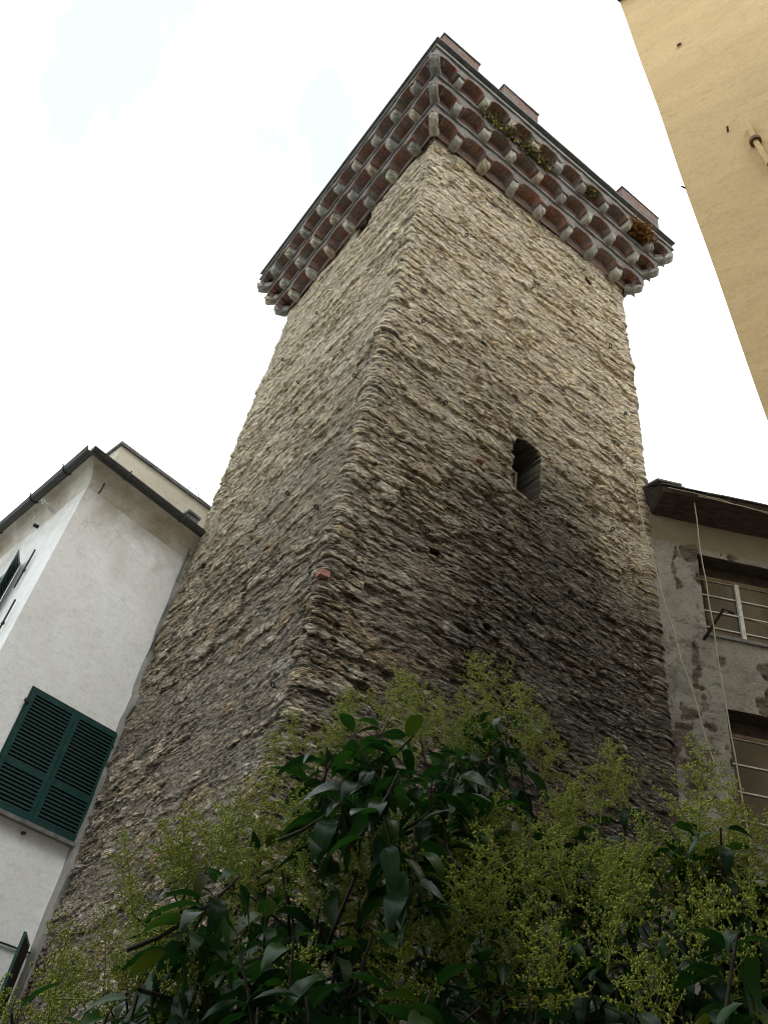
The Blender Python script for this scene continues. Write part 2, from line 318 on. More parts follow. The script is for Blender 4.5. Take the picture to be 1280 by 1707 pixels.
def masonry():
    r = .16; cols = []                      # (a, b, na, nb, s)
    def line(p0, p1, nrm, step):
        nonlocal S
        p0 = np.array(p0); p1 = np.array(p1); L = np.linalg.norm(p1-p0); k = max(2, int(L/step))
        for i in range(k): cols.append((*(p0+(p1-p0)*i/k), *nrm, S+L*i/k))
        S += L
    def arc(c, a0, a1, k):
        nonlocal S
        for i in range(k):
            t = a0+(a1-a0)*i/k; n = (math.cos(t), math.sin(t)); cols.append((c[0]+r*n[0], c[1]+r*n[1], *n, S+r*abs(a1-a0)*i/k))
        S += r*abs(a1-a0)
    # left face (b from WL to 0), near corner, right face, right corner, back
    PI = math.pi; S = -WL
    line((0, WL-r), (0, r), (-1, 0), .030)
    arc((r, r), PI, 1.5*PI, 9)
    line((r, 0), (WR-r, 0), (0, -1), .030)
    arc((WR-r, r), 1.5*PI, 2*PI, 9)
    line((WR, r), (WR, 1.4), (1, 0), .05); line((WR, 1.4), (WR, WL-r), (1, 0), .4)
    arc((WR-r, WL-r), 0, .5*PI, 5)
    line((WR-r, WL), (1.2, WL), (0, 1), .4); line((1.2, WL), (r, WL), (0, 1), .05)
    arc((r, WL-r), .5*PI, PI, 9)
    C = np.array(cols); nC = len(C)
    zs = np.concatenate([np.arange(0, 3, .25), np.arange(3, 12, .0165), np.arange(12, 22.98, .0225)]); nZ = len(zs)
    s = np.repeat(C[None, :, 4], nZ, 0); z = np.repeat(zs[:, None], nC, 1)
    ws = s+.16*fbm(s*.9, z*1.3, 3, 3)+.05*vn(s*9, z*14, 4)+.03*vn(s*21, z*40, 14)
    wz = z+.12*fbm(s*.45, z*.5, 7, 3)+.03*fbm(s*2.2, z*3.5, 8, 3)+.022*vn(s*14, z*22, 9)
    # thin slaty rubble with some large blocks
    e0_, a0_, b0_, c0_ = voro(ws/.20+.25*vn(s*11, z*20, 41), wz/.052, 101)
    e1, a1, b1, c1 = voro(ws/.33, wz/.092, 11)
    e2, a2, b2, c2 = voro(ws/.58, wz/.21, 51)
    big = ((a2 > .70) & (e2 > .03)).astype(float)
    e3, a3, b3, c3 = voro(ws/.85+3.3, wz/.30, 71)
    e4, a4, b4, c4 = voro(ws/.48+.5, wz/.17, 81)
    hug = ((a3 > .86) & (e3 > .04)).astype(float); quo = ((np.abs(s) < .20+.25*a4) & (e4 > .03) & (b4 > .25)).astype(float)
    med = sstep(.42, .55, a1*.55+.6*(vn(s*.6, z*.9, 43)+.5)*.9)*(e1 > .02)
    h0 = a0_**1.3*.050+.016*(1-np.exp(-e0_*6))+c0_*-.010
    h1 = a1**1.6*.080+.026*(1-np.exp(-e1*6))+c1*-.022+a0_*.006
    h2 = .02+b2*.06+.040*(1-np.exp(-e2*7))+c2*-.02
    h = (h0*(1-med)+h1*med)*(1-big)+h2*big
    rr1 = (a0_*.8*(1-med)+(a1*.75+.25*a0_)*med)*(1-big)+b2*big; rr2 = (b0_*(1-med)+b1*med)*(1-big)+((a2*7) % 1)*big
    rr2_ = None
    m0 = (1-sstep(.06, .22, e0_)); m1 = (1-sstep(.05, .16, e1)); m2 = (1-sstep(.04, .11, e2))
    mort = (m0*(1-med)+m1*med)*(1-big)+m2*big
    for (k_, e_, a_r, b_r, c_r, up_) in ((hug, e3, a3, b3, c3, .07), (quo, e4, b4, a4, c4, .035)):
        hh_ = .02+b_r*up_+.045*(1-np.exp(-e_*8))+c_r*-.02+.02*vn(s*2.2, z*9, 55)
        h = h*(1-k_)+hh_*k_; rr1 = rr1*(1-k_)+(.25+.7*b_r)*k_; rr2 = rr2*(1-k_)+((b_r*13) % 1)*k_; mort = mort*(1-k_)+(1-sstep(.03, .09, e_))*k_
    stone_ = np.maximum(np.maximum(big, hug), quo)
    pit = sstep(.90, .97, vn(ws*1.3, wz*5, 77)+.5+.25*vn(s*.3, z*.3, 78)); h = h-pit*.10
    # washed-out patches where the mortar is flush
    flush = sstep(-.02, .16, fbm(s*.75, z*1.5, 15, 4)+np.where(s < 0, .04, -.03))*(1-.75*stone_); mort = np.clip(mort+.65*flush*(1-stone_), 0, 1)
    h = h*(1-.10-.62*flush)+.035*flush
    h = h+.010*vn(s*3, z*28, 23)*(1-mort*.4)+.016*vn(s*8, z*18, 29)+.022*vn(s*17, z*26, 30)+.020*vn(s*30, z*40, 36)+.02*fbm(s*4, z*7, 35, 2)
    h = h+.07*fbm(s*.35, z*.28, 31, 3)+.05*fbm(s*.9, z*.7, 33, 2)
    zz = np.clip(z/22.0, 0, 1)
    h = h-.05-.10*zz*zz*(z > 0)+np.maximum(C[None, :, 2], 0)*.27*(1-sstep(13, 22.5, z))
    # slit window, putlog holes, broken hole under the cornice
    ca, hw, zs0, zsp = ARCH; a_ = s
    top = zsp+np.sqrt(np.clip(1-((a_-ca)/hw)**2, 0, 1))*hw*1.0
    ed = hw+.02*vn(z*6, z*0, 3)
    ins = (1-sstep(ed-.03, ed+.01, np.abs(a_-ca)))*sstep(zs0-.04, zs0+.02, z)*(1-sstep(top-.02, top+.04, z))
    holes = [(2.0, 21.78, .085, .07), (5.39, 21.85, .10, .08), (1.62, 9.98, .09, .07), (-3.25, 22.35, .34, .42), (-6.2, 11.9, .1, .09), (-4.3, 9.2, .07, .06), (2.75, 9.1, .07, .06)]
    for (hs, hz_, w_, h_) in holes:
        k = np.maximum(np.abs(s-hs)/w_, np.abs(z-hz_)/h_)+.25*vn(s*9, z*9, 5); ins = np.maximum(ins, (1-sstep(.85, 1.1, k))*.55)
    h = h*(1-np.clip(ins*3, 0, 1))-ins*1.3
    # smooth the foot and the hidden rear
    stain_shade = sstep(15.5, 9.5, z) if 0 else (1-sstep(8.0, 15.0, z+1.8*fbm(s*.5, z*.3, 41, 4)*2))*np.where(s > 0, .40+.85*sstep(.3, 3.6, s), .20)  # black crust plus some painted shade, deepest low on the right face
    stain_shade = np.clip(stain_shade, 0, 1); stain_shade = np.maximum(stain_shade, sstep(.01, .12, ins)*9.0)  # insides of the slit and holes darkened to paint in recess shade
    lip = .26*(h-ins*-1.3)                       # stones jut forward and down a little: overhanging lower lips
    lip = lip*sstep(3, 3.6, z)*(1-sstep(22.4, 22.8, z))
    A = C[None, :, 0]+C[None, :, 2]*h; B = C[None, :, 1]+C[None, :, 3]*h
    X = TN[0]+dR[0]*A+dL[0]*B; Y = TN[1]+dR[1]*A+dL[1]*B; Z = z-lip+.0
    V = np.stack([X-TN[0], Y-TN[1], Z], -1).reshape(-1, 3).astype(np.float32)
    i = np.arange(nZ-1)[:, None]*nC; j = np.arange(nC)[None, :]; j2 = (j+1) % nC
    F = np.stack([i+j, i+j2, i+nC+j2, i+nC+j], -1).reshape(-1, 4)
    me = bpy.data.meshes.new('masonry'); nf = len(F)
    me.vertices.add(len(V)); me.vertices.foreach_set('co', V.ravel())
    me.loops.add(nf*4); me.loops.foreach_set('vertex_index', F.ravel().astype(np.int32))
    me.polygons.add(nf); me.polygons.foreach_set('loop_start', np.arange(nf, dtype=np.int32)*4)
    me.polygons.foreach_set('use_smooth', np.zeros(nf, bool))
    at = me.color_attributes.new('stone', 'FLOAT_COLOR', 'POINT')
    at.data.foreach_set('color', np.stack([rr1, rr2, mort, stain_shade], -1).reshape(-1).astype(np.float32))
    uv = np.stack([s, z], -1).reshape(-1, 2)
    me.uv_layers.new(name='UVMap').data.foreach_set('uv', uv[F.ravel()].astype(np.float32).ravel())
    me.materials.append(M['masonry']); me.update(); me.validate()
    o = bpy.data.objects.new('masonry', me); col.objects.link(o); o.parent = tower
    return o
masonry()
# dark plate painted as the unlit space behind the slit, and its timber frame
q = MB(); ca = ARCH[0]
q.box(TP(ca, 1.12, 0)[:2], dR, dL, -.42, .42, .0, .04, 12.2, 14.1); q.build('slit_shade', M['unlit_shade'], tower)
q = MB()
O = TP(ca, .40, 0)[:2]
for x0, x1, z0, z1 in ((-.30, -.245, 12.4, 13.35), (-.03, .03, 12.4, 13.35), (.245, .30, 12.4, 13.35), (-.30, .30, 13.352, 13.41), (-.30, .30, 12.34, 12.398)):
    q.box(O, dR, dL, x0, x1, 0, .05, z0, z1)
wf = q.build('window_frame', M['wood'], tower)
q = MB(); q.box(O, dR, dL, -.24, -.035, .02, .03, 12.41, 13.34); q.box(O, dR, dL, .035, .24, .02, .03, 12.41, 13.34); gp = q.build('pane', M['unlit_shade'], wf)  # dark sheets instead of glass, painted as the unlit interior

# ---- cornice: three stepped rows of small brick arches on stone corbels
ROWS = [(-.03, .31, 22.72, 23.42, 8), (.31, .62, 23.42, 24.12, 9), (.62, .92, 24.12, 24.80, 10)]
def sides(e):      # (origin at the start of the side, along, outward, length)
    return [((-e, -e), (1, 0), (0, -1), WR+2*e), ((WR+e, -e), (0, 1), (1, 0), WL+2*e), ((WR+e, WL+e), (-1, 0), (0, 1), WR+2*e), ((-e, WL+e), (0, -1), (-1, 0), WL+2*e)]
def arcade(e0, e1, z0, z1, nb):
    q = MB(); zs = z0+.20; step = e1-e0
    for (o, al, ou, L) in sides(e1):
        o = np.array(o, float); al = np.array(al, float); ou = np.array(ou, float)
        P = lambda x, d, z: TP(*(o+al*x-ou*d), z)
        p = L/nb; xs = []
        for k in range(nb):
            c = (k+.5)*p; hw = p/2-.13; j = rng.uniform(-.02, .02)
            if k == 0: xs.append((0, zs))
            xs.append((k*p+.13 if k else .13, zs))
            for t in np.linspace(-1, 1, 11): xs.append((c+hw*t, zs+.02+(.20+j)*max(0, 1-abs(t)**2.6)**.5))
            xs.append(((k+1)*p-.13, zs))
        xs.append((L, zs))
        for (xa, za), (xb, zb) in zip(xs[:-1], xs[1:]):
            if xb-xa > 1e-6:
                zm = min(max(za, zb)+.085, z1-.02)
                wob = lambda x: .012*math.sin(x*5.1+z0*3)+.008*math.sin(x*13+z0)
                q.poly([P(xa, 0, za), P(xb, 0, zb), P(xb, wob(xb), z1), P(xa, wob(xa), z1)], 0, [(xa, za), (xb, zb), (xb, z1), (xa, z1)])
            q.poly([P(xa, 0, za), P(xa, step+.1, za), P(xb, step+.1, zb), P(xb, 0, zb)], 1, [(0, xa+za), (step, xa+za), (step, xb+zb), (0, xb+zb)])
        # rear wall of the niches and the flat top
        q.poly([P(0, step, z0-.02), P(L, step, z0-.02), P(L, step, z1), P(0, step, z1)], 2, [(0, z0), (L, z0), (L, z1), (0, z1)])
        q.poly([P(0, 0, z1), P(L, 0, z1), P(L-step, step+.2, z1), P(step, step+.2, z1)], 0)
        # ring of bricks standing proud round each arch
        for k in range(nb):
            c = (k+.5)*p; hw = p/2-.13
            for i in range(13):
                t0 = math.pi*(i+.08)/13; t1 = math.pi*(i+.92)/13; r_out = 1.0+.10/hw; d = -.003-rng.uniform(0, .009)
                if rng.random() < .12: continue
                c8 = []
                for dd in (.06, d):
                    for (t, rr) in ((t0, .99), (t1, .99), (t1, r_out), (t0, r_out)):
                        c8.append(P(c-hw*rr*math.cos(t), dd, zs+.02+.20*rr*math.sin(t)+(.0 if rr < 1 else .01)))
                q.hexa(c8, 1)
    return q
def ring(q, e_out, e_in, z0, z1, m=0, j=.0):
    a0, a1, b0, b1 = -e_out, WR+e_out, -e_out, WL+e_out; i0, i1, k0, k1 = -e_in, WR+e_in, -e_in, WL+e_in
    Of = [(a0, b0), (a1, b0), (a1, b1), (a0, b1)]; If = [(i0, k0), (i1, k0), (i1, k1), (i0, k1)]
    for s_ in range(4):
        p0, p1 = np.array(Of[s_], float), np.array(Of[(s_+1) % 4], float); r0, r1 = np.array(If[s_], float), np.array(If[(s_+1) % 4], float)
        n = 26; jit = rng.uniform(-j, j, (n+1, 2)); jit[0] = jit[n] = 0
        for i in range(n):
            t, u = i/n, (i+1)/n
            A, B = p0+(p1-p0)*t, p0+(p1-p0)*u; Cc, D = r0+(r1-r0)*t, r0+(r1-r0)*u
            A = A*(1+jit[i, 0]*.1); B = B*(1+jit[i+1, 0]*.1); za, zb = jit[i, 1], jit[i+1, 1]
            q.poly([TP(*A, z0+za), TP(*B, z0+zb), TP(*B, z1+zb), TP(*A, z1+za)], m)
            q.poly([TP(*A, z0+za), TP(*Cc, z0+za), TP(*D, z0+zb), TP(*B, z0+zb)], m)
            q.poly([TP(*A, z1+za), TP(*B, z1+zb), TP(*D, z1+zb), TP(*Cc, z1+za)], m)
            q.poly([TP(*Cc, z0+za), TP(*Cc, z1+za), TP(*D, z1+zb), TP(*D, z0+zb)], m)
for k, (e0, e1, z0, z1, nb) in enumerate(ROWS):
    q = MB(); ring(q, e1+.055, e0-.05, z1-.085, z1-.012, 0, .016); q.build('ledge', M['ledge'], tower)
    arcade(e0, e1, z0, z1, nb).build('arch_row', [M['brick_grey'], M['brick_red'], M['brick']], tower)
# corbels
def corbel_mesh(kind):
    q = MB(); L = {0: .27, 1: .32, 2: .44}[kind]; w_ = {0: .115, 1: .10, 2: .12}[kind]; H = .26
    prof = [(-.06, H), (-.06, 0.0), (L*.45, -.01), (L*.72, .02), (L*.90, .075), (L, .16), (L, H)]
    ws_ = [1, 1, 1.0, 1.0, .97, .93, .93]
    n = len(prof); ys = [-w_, -w_*.35, w_*.4, w_]
    grid = [[(x+rng.uniform(-.022, .022), y*ww+rng.uniform(-.016, .016), zz+rng.uniform(-.022, .022)-(.0 if abs(y) < w_*.9 else -.018 if zz < .1 else 0)) for (x, zz), ww in zip(prof, ws_)] for y in ys]
    for a in range(3):
        for i in range(n-1): q.poly([grid[a][i], grid[a+1][i], grid[a+1][i+1], grid[a][i+1]][::-1], 0, None)
    q.poly([g_ for g_ in grid[0]][::-1] if 0 else grid[0]); q.poly(grid[3][::-1])
    q.poly([grid[0][0], grid[0][-1], grid[1][-1], grid[2][-1], grid[3][-1], grid[3][0]])
    me_o = q.build('corbel', M['corbel'], tower, bevel=.03, local=True); return me_o
protos = [corbel_mesh(k_ % 2) for k_ in range(8)]; cproto = [corbel_mesh(2), corbel_mesh(2)]
used = set()
def place_corbel(pr, a, b, z, oa, ob):
    """corbel at tower coordinates, pointing along (oa, ob)"""
    d = dR*oa+dL*ob
    if pr.name in used: o = pr.copy(); col.objects.link(o); o.parent = tower
    else: o = pr; used.add(pr.name)
    p_ = TP(a, b, z); o.location = (p_[0]-TN[0], p_[1]-TN[1], z)
    o.rotation_euler = (rng.uniform(-.07, .07), rng.uniform(-.06, .06), math.atan2(d[1], d[0])+rng.uniform(-.12, .12))
    s_ = rng.uniform(.8, 1.15); o.scale = (1.0, s_, rng.uniform(.88, 1.1))
for ri, (e0, e1, z0, z1, nb) in enumerate(ROWS):
    zc_ = z0-.06
    for si in (0, 3):
        o, al, ou, L = sides(e1)[si]; p = L/nb
        for k in range(1, nb):
            x = k*p+rng.uniform(-.03, .03); a = o[0]+al[0]*x-ou[0]*(e1-e0); b = o[1]+al[1]*x-ou[1]*(e1-e0)
            place_corbel(protos[int(rng.integers(0, 8))], a, b, zc_, *ou)
    q2 = .7071
    for (a, b, oa, ob) in ((-e0, -e0, -q2, -q2), (WR+e0, -e0, q2, -q2), (-e0, WL+e0, -q2, q2)):
        place_corbel(cproto[ri % 2], a, b, zc_, oa, ob)
# bands above the arches, parapet, merlons
q = MB(); ring(q, .96, .5, 24.80, 24.86, 0, .012); q.build('string_course', M['slate'], tower)
q = MB(); ring(q, .90, .5, 24.862, 25.08, 0, .006); q.build('parapet_band', M['brick_grey'], tower)
q = MB(); ring(q, 1.02, .45, 25.082, 25.14, 0, .014); q.build('coping', M['slate'], tower)
q = MB(); ring(q, .74, .46, 25.142, 25.78, 0, .004); q.build('parapet_wall', M['brick_grey'], tower)
q = MB(); ring(q, .78, .42, 25.782, 25.84, 0, .01); q.build('parapet_cap', M['slate'], tower)
mprev = None
for (a0, a1, zt) in ((-.74, .52, 26.45), (1.42, 2.74, 26.5), (6.20, 7.79, 26.6)):
    q = MB(); q.box(TP(0, -.74, 0)[:2], dR, dL, a0+.002, a1, .002, .30, 25.842, zt, 0, .012); m_ = q.build('merlon', M['brick'], tower)
    q = MB(); q.box(TP(0, -.74, 0)[:2], dR, dL, a0-.03, a1+.03, -.03, .33, zt+.002, zt+.06, 0, .006); q.build('cap_slab', M['slate'], m_)
q = MB(); q.box(TP(-.74, 0, 0)[:2], dR, dL, .002, .30, -.43, 5.9, 25.842, 26.5, 0, .004); m_ = q.build('merlon', M['brick_grey'], tower)
q = MB(); q.box(TP(-.74, 0, 0)[:2], dR, dL, -.03, .33, -.40, 5.95, 26.503, 26.56, 0, .006); q.build('cap_slab', M['slate'], m_)
q = MB(); q.poly([TP(-.5, -.5, 25.1), TP(WR+.5, -.5, 25.1), TP(WR+.5, WL+.5, 25.1), TP(-.5, WL+.5, 25.1)]); q.build('roof_deck', M['slate'], tower)
# iron rings let into the masonry
rb = None
def torus(q, c, ax, n, R0=.036, r0=.013):
    ax = np.array(ax, float); up = np.array([0, 0, 1.])
    if n is not None: up = np.array(n, float)*.66+up*.75
    pts = [c+R0*(math.cos(t)*ax+math.sin(t)*up) for t in np.linspace(0, 2*math.pi, 17)]
    q.tube(pts, r0, 6)
for (s_, z) in [(.76, 15.2), (1.55, 13.36), (3.59, 15.34), (4.55, 16.26), (6.52, 16.97), (6.11, 19.2), (3.92, 9.9), (5.92, 12.97), (1.59, 10.23), (1.42, 19.2), (3.52, 19.24),
                (-.57, 13.36), (-.64, 10.12), (-3.63, 15.92), (-5.5, 18.53), (-.46, 6.84), (-4.02, 19.07), (-2.1, 11.4)]:
    q = MB()
    if s_ > 0: c = TP(s_, -.075, z); axx = np.array([*dR, 0]); nn = np.array([*nR, 0])
    else: c = TP(-.075, -s_, z); axx = np.array([*dL, 0]); nn = np.array([*nL, 0])
    torus(q, c, axx, nn); q.tube([c-nn*.08+np.array([0, 0, -.02]), c-nn*.024-np.array([0, 0, .026])], .010, 6)
    q.build('ring_bolt', M['black'], tower)
for (s_, z, ww, hh, m_) in [(2.53, 12.56, .075, .03, 'tile'), (.04, 8.5, .07, .05, 'tile')]:
    q = MB(); q.box(TP(s_, -.02, 0)[:2], dR, nR, -ww, ww, -.1, .03, z-hh, z+hh, 0, .022); q.build('tile_fragment' if m_ == 'tile' else 'large_stone', M[m_], tower, bevel=.012)
# ---- weeds on the cornice
def weed(name, label, pts, mat, n, size, flowers=0, group=None):
    c = np.mean(np.array(pts), 0); e = empty(name, tuple(c), label, 'weed', group); q = MB(); fl = MB(); F = 0
    for k in range(n):
        b = np.array(pts[int(rng.integers(0, len(pts)))])+rng.normal(0, .07, 3)
        d = np.array([*(nR*rng.uniform(.2, 1.1)+dR*rng.uniform(-.6, .6)), rng.uniform(-.9, .6)]); d /= np.linalg.norm(d); L = size*rng.uniform(.4, 1.1)
        tip = b+d*L+np.array([0, 0, -.05]); mid = b+d*L*.55+np.array([0, 0, .03]); q.tube([b, mid, tip], [.006, .004, .002], 3, caps=False)
        for i in range(5):
            p = b+(tip-b)*rng.uniform(.3, 1); o_ = rng.normal(0, .02, 3); o2 = rng.normal(0, .03, 3); q.poly([p, p+o_+o2, p+o2*1.5, p-o_+o2])
        if rng.random() < flowers:
            for i in range(4): t = tip+rng.normal(0, .02, 3); a_ = rng.normal(0, .016, 3); b_ = rng.normal(0, .016, 3); q.poly([t-a_, t-b_, t+a_, t+b_], 1)
    q.build('tuft', [mat, M['petal']], e)
weed('weed_tuft', 'sparse green weeds with yellow flowers on the cornice below the gap nearest the corner merlon', [TP(x, -.55-.1*(x % 1), 24.1) for x in np.arange(.9, 2.1, .12)], M['weed'], 150, .24, .22)
weed('weed_tuft', 'dark weed clump with a few yellow flowers on the cornice below the middle merlon', [TP(x, -.66, 24.05) for x in np.arange(2.3, 3.4, .1)], M['weed'], 130, .2, .3)
weed('fern_tuft', 'bushy rust brown dry fern in the top arches under the far right merlon', [TP(x, -.80, 24.42) for x in np.arange(6.35, 7.0, .07)], M['weedrust'], 520, .26)
weed('weed_tuft', 'small weed clump with two yellow flowers between the middle and the right merlon', [TP(x, -.75, 24.3) for x in np.arange(4.5, 4.9, .1)], M['weed'], 50, .17, .1)

# ------------------------------------------------------------------ white house on the left
J = TN+dL*7.3; wA = U(47.0); nA = U(137.0); K = J-wA*2.88; wB = U(-38.0); nB = U(-128.0)
house = empty('white_house', (float(K[0]), float(K[1]), 0), 'white rendered house with dark gutter and green shutters joined to the left of the tower', 'house')
WT = 12.86
q = MB(); far = 9.0
A_ = K; B_ = J+wA*.6; C_ = B_+wB*far; D_ = K+wB*far
fp = [A_, B_, C_, D_]
for i in range(4):
    p, p2 = fp[i], fp[(i+1) % 4]; n = 10
    q.poly([(*p, 0), (*p2, 0), (*p2, WT), (*p, WT)])
q.poly([(*p, WT) for p in fp]); q.build('wall', M['white'], house)
# cove between wall top and gutter
def offs(dA, dB):     # corner point offset dA out of wall A and dB out of wall B
    # solve p.nA = K.nA + dA, p.nB = K.nB + dB
    Mx = np.array([nA, nB]); return np.linalg.solve(Mx, np.array([K@nA+dA, K@nB+dB]))
q = MB(); prof = [(0.002, 12.72), (.012, 12.84), (.035, 12.95), (.075, 13.05), (.13, 13.14), (.20, 13.21), (.27, 13.25), (.34, 13.27), (.34, 13.36)]
for (d0, z0), (d1, z1) in zip(prof[:-1], prof[1:]):
    k0, k1 = offs(d0, d0), offs(d1, d1)
    q.poly([(*k0, z0), (*(J+wA*.3+nA*d0), z0), (*(J+wA*.3+nA*d1), z1), (*k1, z1)], 0, None, True)
    q.poly([(*(K+wB*far+nB*d0), z0), (*k0, z0), (*k1, z1), (*(K+wB*far+nB*d1), z1)], 0, None, True)
q.build('eave_cove', M['cove'], house)
gz = 13.30; gk = offs(.40, .40)
q = MB()
p0 = np.array([*(J+wA*.12+nA*.40), gz]); p1 = np.array([*gk, gz]); p2 = np.array([*(K+wB*far+nB*.40), gz])
def gutter(q, a, b, nn, end=True):
    R0 = .105; ts = np.linspace(math.pi, 2*math.pi, 9)
    nn3 = np.array([*nn, 0]); up = np.array([0, 0, 1.])
    for rad, fl in ((R0, 1), (R0-.012, 0)):
        for t0, t1 in zip(ts[:-1], ts[1:]):
            o0 = nn3*math.cos(t0)*rad+up*math.sin(t0)*rad; o1 = nn3*math.cos(t1)*rad+up*math.sin(t1)*rad
            q.poly([a+o0, b+o0, b+o1, a+o1], 0, None, True)
    for sg in (1, -1): q.tube([a+sg*nn3*R0, b+sg*nn3*R0], .013, 6)
    if end: q.poly([a+nn3*math.cos(t)*R0+up*math.sin(t)*R0 for t in ts])
gutter(q, p1, p0, nA); gutter(q, p1, p2, nB, False)
gt = q.build('gutter', M['gutter'], house)
for (o, dr, nn, xs) in ((gk, wA, nA, (.95, 2.55)), (gk, wB, nB, (1.1, 2.7, 4.6))):
    for x in xs:
        q = MB(); c = np.array([*(o+dr*x), gz]); n3 = np.array([*nn, 0]); t3 = np.array([*dr, 0])
        pts = [c+n3*math.cos(t)*.12+np.array([0, 0, 1])*math.sin(t)*.12 for t in np.linspace(math.pi*.95, 2.1*math.pi, 9)]+[c+n3*.15+np.array([0, 0, .06])]
        pts = [c-n3*.30+np.array([0, 0, -.1])]+pts; q.tube(pts, .016, 6); q.build('gutter_bracket', M['gutter'], gt)
q = MB(); za = 13.46
rf = [offs(.36, .36), J+wA*.1+nA*.36, J+wA*.1+wB*far, K+wB*far+nB*.36]
q.poly([(*p, za) for p in rf]); top = (K+J)/2+wB*4.5
for i in range(4): q.poly([(*rf[i], za), (*rf[(i+1) % 4], za), (*top, 14.4)])
q.build('roof', M['roof'], house)
# plaster fillet down the junction with the tower
q = MB(); n = 60
for i in range(n):
    za, zb = 1+i*12/n, 1+(i+1)*12/n
    wd = lambda z: -.02+.03*math.sin(z*2.3)+.03*math.sin(z*7.1)+(.26 if 8.75 < z < 9.05 else 0)+.13*max(0, min(1.7, (11-z)/4))
    for k in range(1):
        f = lambda z, t: np.array([*(TN+dL*(7.22-t*wd(z)+.0)+nL*(.085-.04*t+.012*math.sin(z*5+t*3))), z])
        q.poly([f(za, -.9), f(za, .45), f(zb, .45), f(zb, -.9)], 0, None, True); q.poly([f(za, .45), f(za, 1), f(zb, 1), f(zb, .45)], 0, None, True)
        gpt = lambda z: np.array([*(TN+dL*(7.22-wd(z))-nL*.15), z]); q.poly([f(za, 1), gpt(za), gpt(zb), f(zb, 1)], 0)
q.build('cement_fillet', M['cement'], house)
# louvred shutters
def shutter_leaf(O, ax, out, x0, x1, z0, z1, parent):
    """closed leaf in the plane through O along ax, facing out"""
    fr = .085; t = .045; zm = z0+(z1-z0)*.36
    q = MB()
    for (a, b, c, d) in ((x0, x0+fr, z0, z1), (x1-fr, x1, z0, z1)): q.box(O, ax, out, a, b, .0, t, c, d)
    for (c, d) in ((z0, z0+.10), (zm-.05, zm+.05), (z1-.09, z1)): q.box(O, ax, out, x0+fr+.001, x1-fr-.001, .004, t-.004, c, d)
    sh = q.build('shutter', M['green'], parent, bevel=.004)
    q = MB()
    for (c, d) in ((z0+.10, zm-.05), (zm+.05, z1-.09)):
        n = int((d-c)/.066)
        for i in range(n):
            z = c+(i+.5)*(d-c)/n; hh = .034
            A0 = np.array([*(O+ax*(x0+fr)), 0]); B0 = np.array([*(O+ax*(x1-fr)), 0]); o3 = np.array([*out, 0])
            c8 = [A0+o3*.036+[0, 0, z-hh], B0+o3*.036+[0, 0, z-hh], B0+o3*.004+[0, 0, z+hh-.008], A0+o3*.004+[0, 0, z+hh-.008],
                  A0+o3*.040+[0, 0, z-hh+.010], B0+o3*.040+[0, 0, z-hh+.010], B0+o3*.008+[0, 0, z+hh], A0+o3*.008+[0, 0, z+hh]]
            q.hexa(c8)
    q.build('louvres', M['green_dark'], sh)
    q = MB(); q.box(O, ax, out, x0+fr-.01, x1-fr+.01, -.012, .0, z0+.06, z1-.06); q.build('dark_gap', M['unlit_shade'], sh)  # dark sheet standing in for the shade behind the slats
    return sh
def window(O, ax, out, x0, x1, z0, z1, label):
    w_ = bpy.data.objects.new('window', None); col.objects.link(w_); w_.parent = house
    c = O+ax*(x0+x1)/2; w_.location = (c[0]-K[0], c[1]-K[1], z0); w_['label'] = label
    q = MB()
    for (a, b, c_, d) in ((x0-.03, x0-.002, z0, z1+.03), (x1+.002, x1+.03, z0, z1+.03), (x0, x1, z1+.003, z1+.03)): q.box(O, ax, out, a, b, 0, .03, c_, d)
    q.build('frame', M['green_dark'], w_)
    q = MB(); q.box(O, ax, out, x0-.10, x1+.06, 0, .13, z0-.07, z0-.005); q.build('sill', M['slate'], w_, bevel=.01)
    return w_
wx0, wx1 = -2.02, -.06
w1 = window(J+nA*.02, wA, nA, wx0, wx1, 6.12, 8.26, 'closed double green shutters beside the tower')
xm = (wx0+wx1)/2
for a, b in ((wx0, xm-.004), (xm+.004, wx1)): shutter_leaf(J+nA*.035, wA, nA, a, b, 6.13, 8.25, w1)
q = MB()
for z in (6.45, 7.95):
    for x in (wx0-.03, wx1+.0): q.box(J+nA*.05, wA, nA, x-.04, x+.05, -.0, .055, z, z+.06)
q.box(J+nA*.05, wA, nA, wx1-.02, wx1+.20, .02, .045, 6.22, 6.25); q.build('hinge', M['black'], w1)
# window on the left wall with one leaf standing open
w2 = window(K+nB*.02, wB, nB, 1.98, 3.1, 9.7, 11.45, 'green shuttered window on the side wall, one leaf ajar')
shutter_leaf(K+nB*.035, wB, nB, 2.54, 3.1, 9.71, 11.44, w2)
oa = nB*math.cos(R_(62))-wB*math.sin(R_(62)); shutter_leaf(K+wB*1.96+nB*.04, oa, -wB, 0, .56, 9.71, 11.44, w2)
# lower shutter leaf standing open by the tower
w3 = window(J+nA*.02, wA, nA, wx0, wx1, 2.2, 4.3, 'lower green shuttered window beside the tower')
shutter_leaf(J+nA*.035, wA, nA, wx0, xm, 2.21, 4.29, w3)
oa = U(172.0); shutter_leaf(J+wA*(wx1-.10)+nA*.06, oa, U(262.0), 0, .95, 2.21, 4.42, w3)
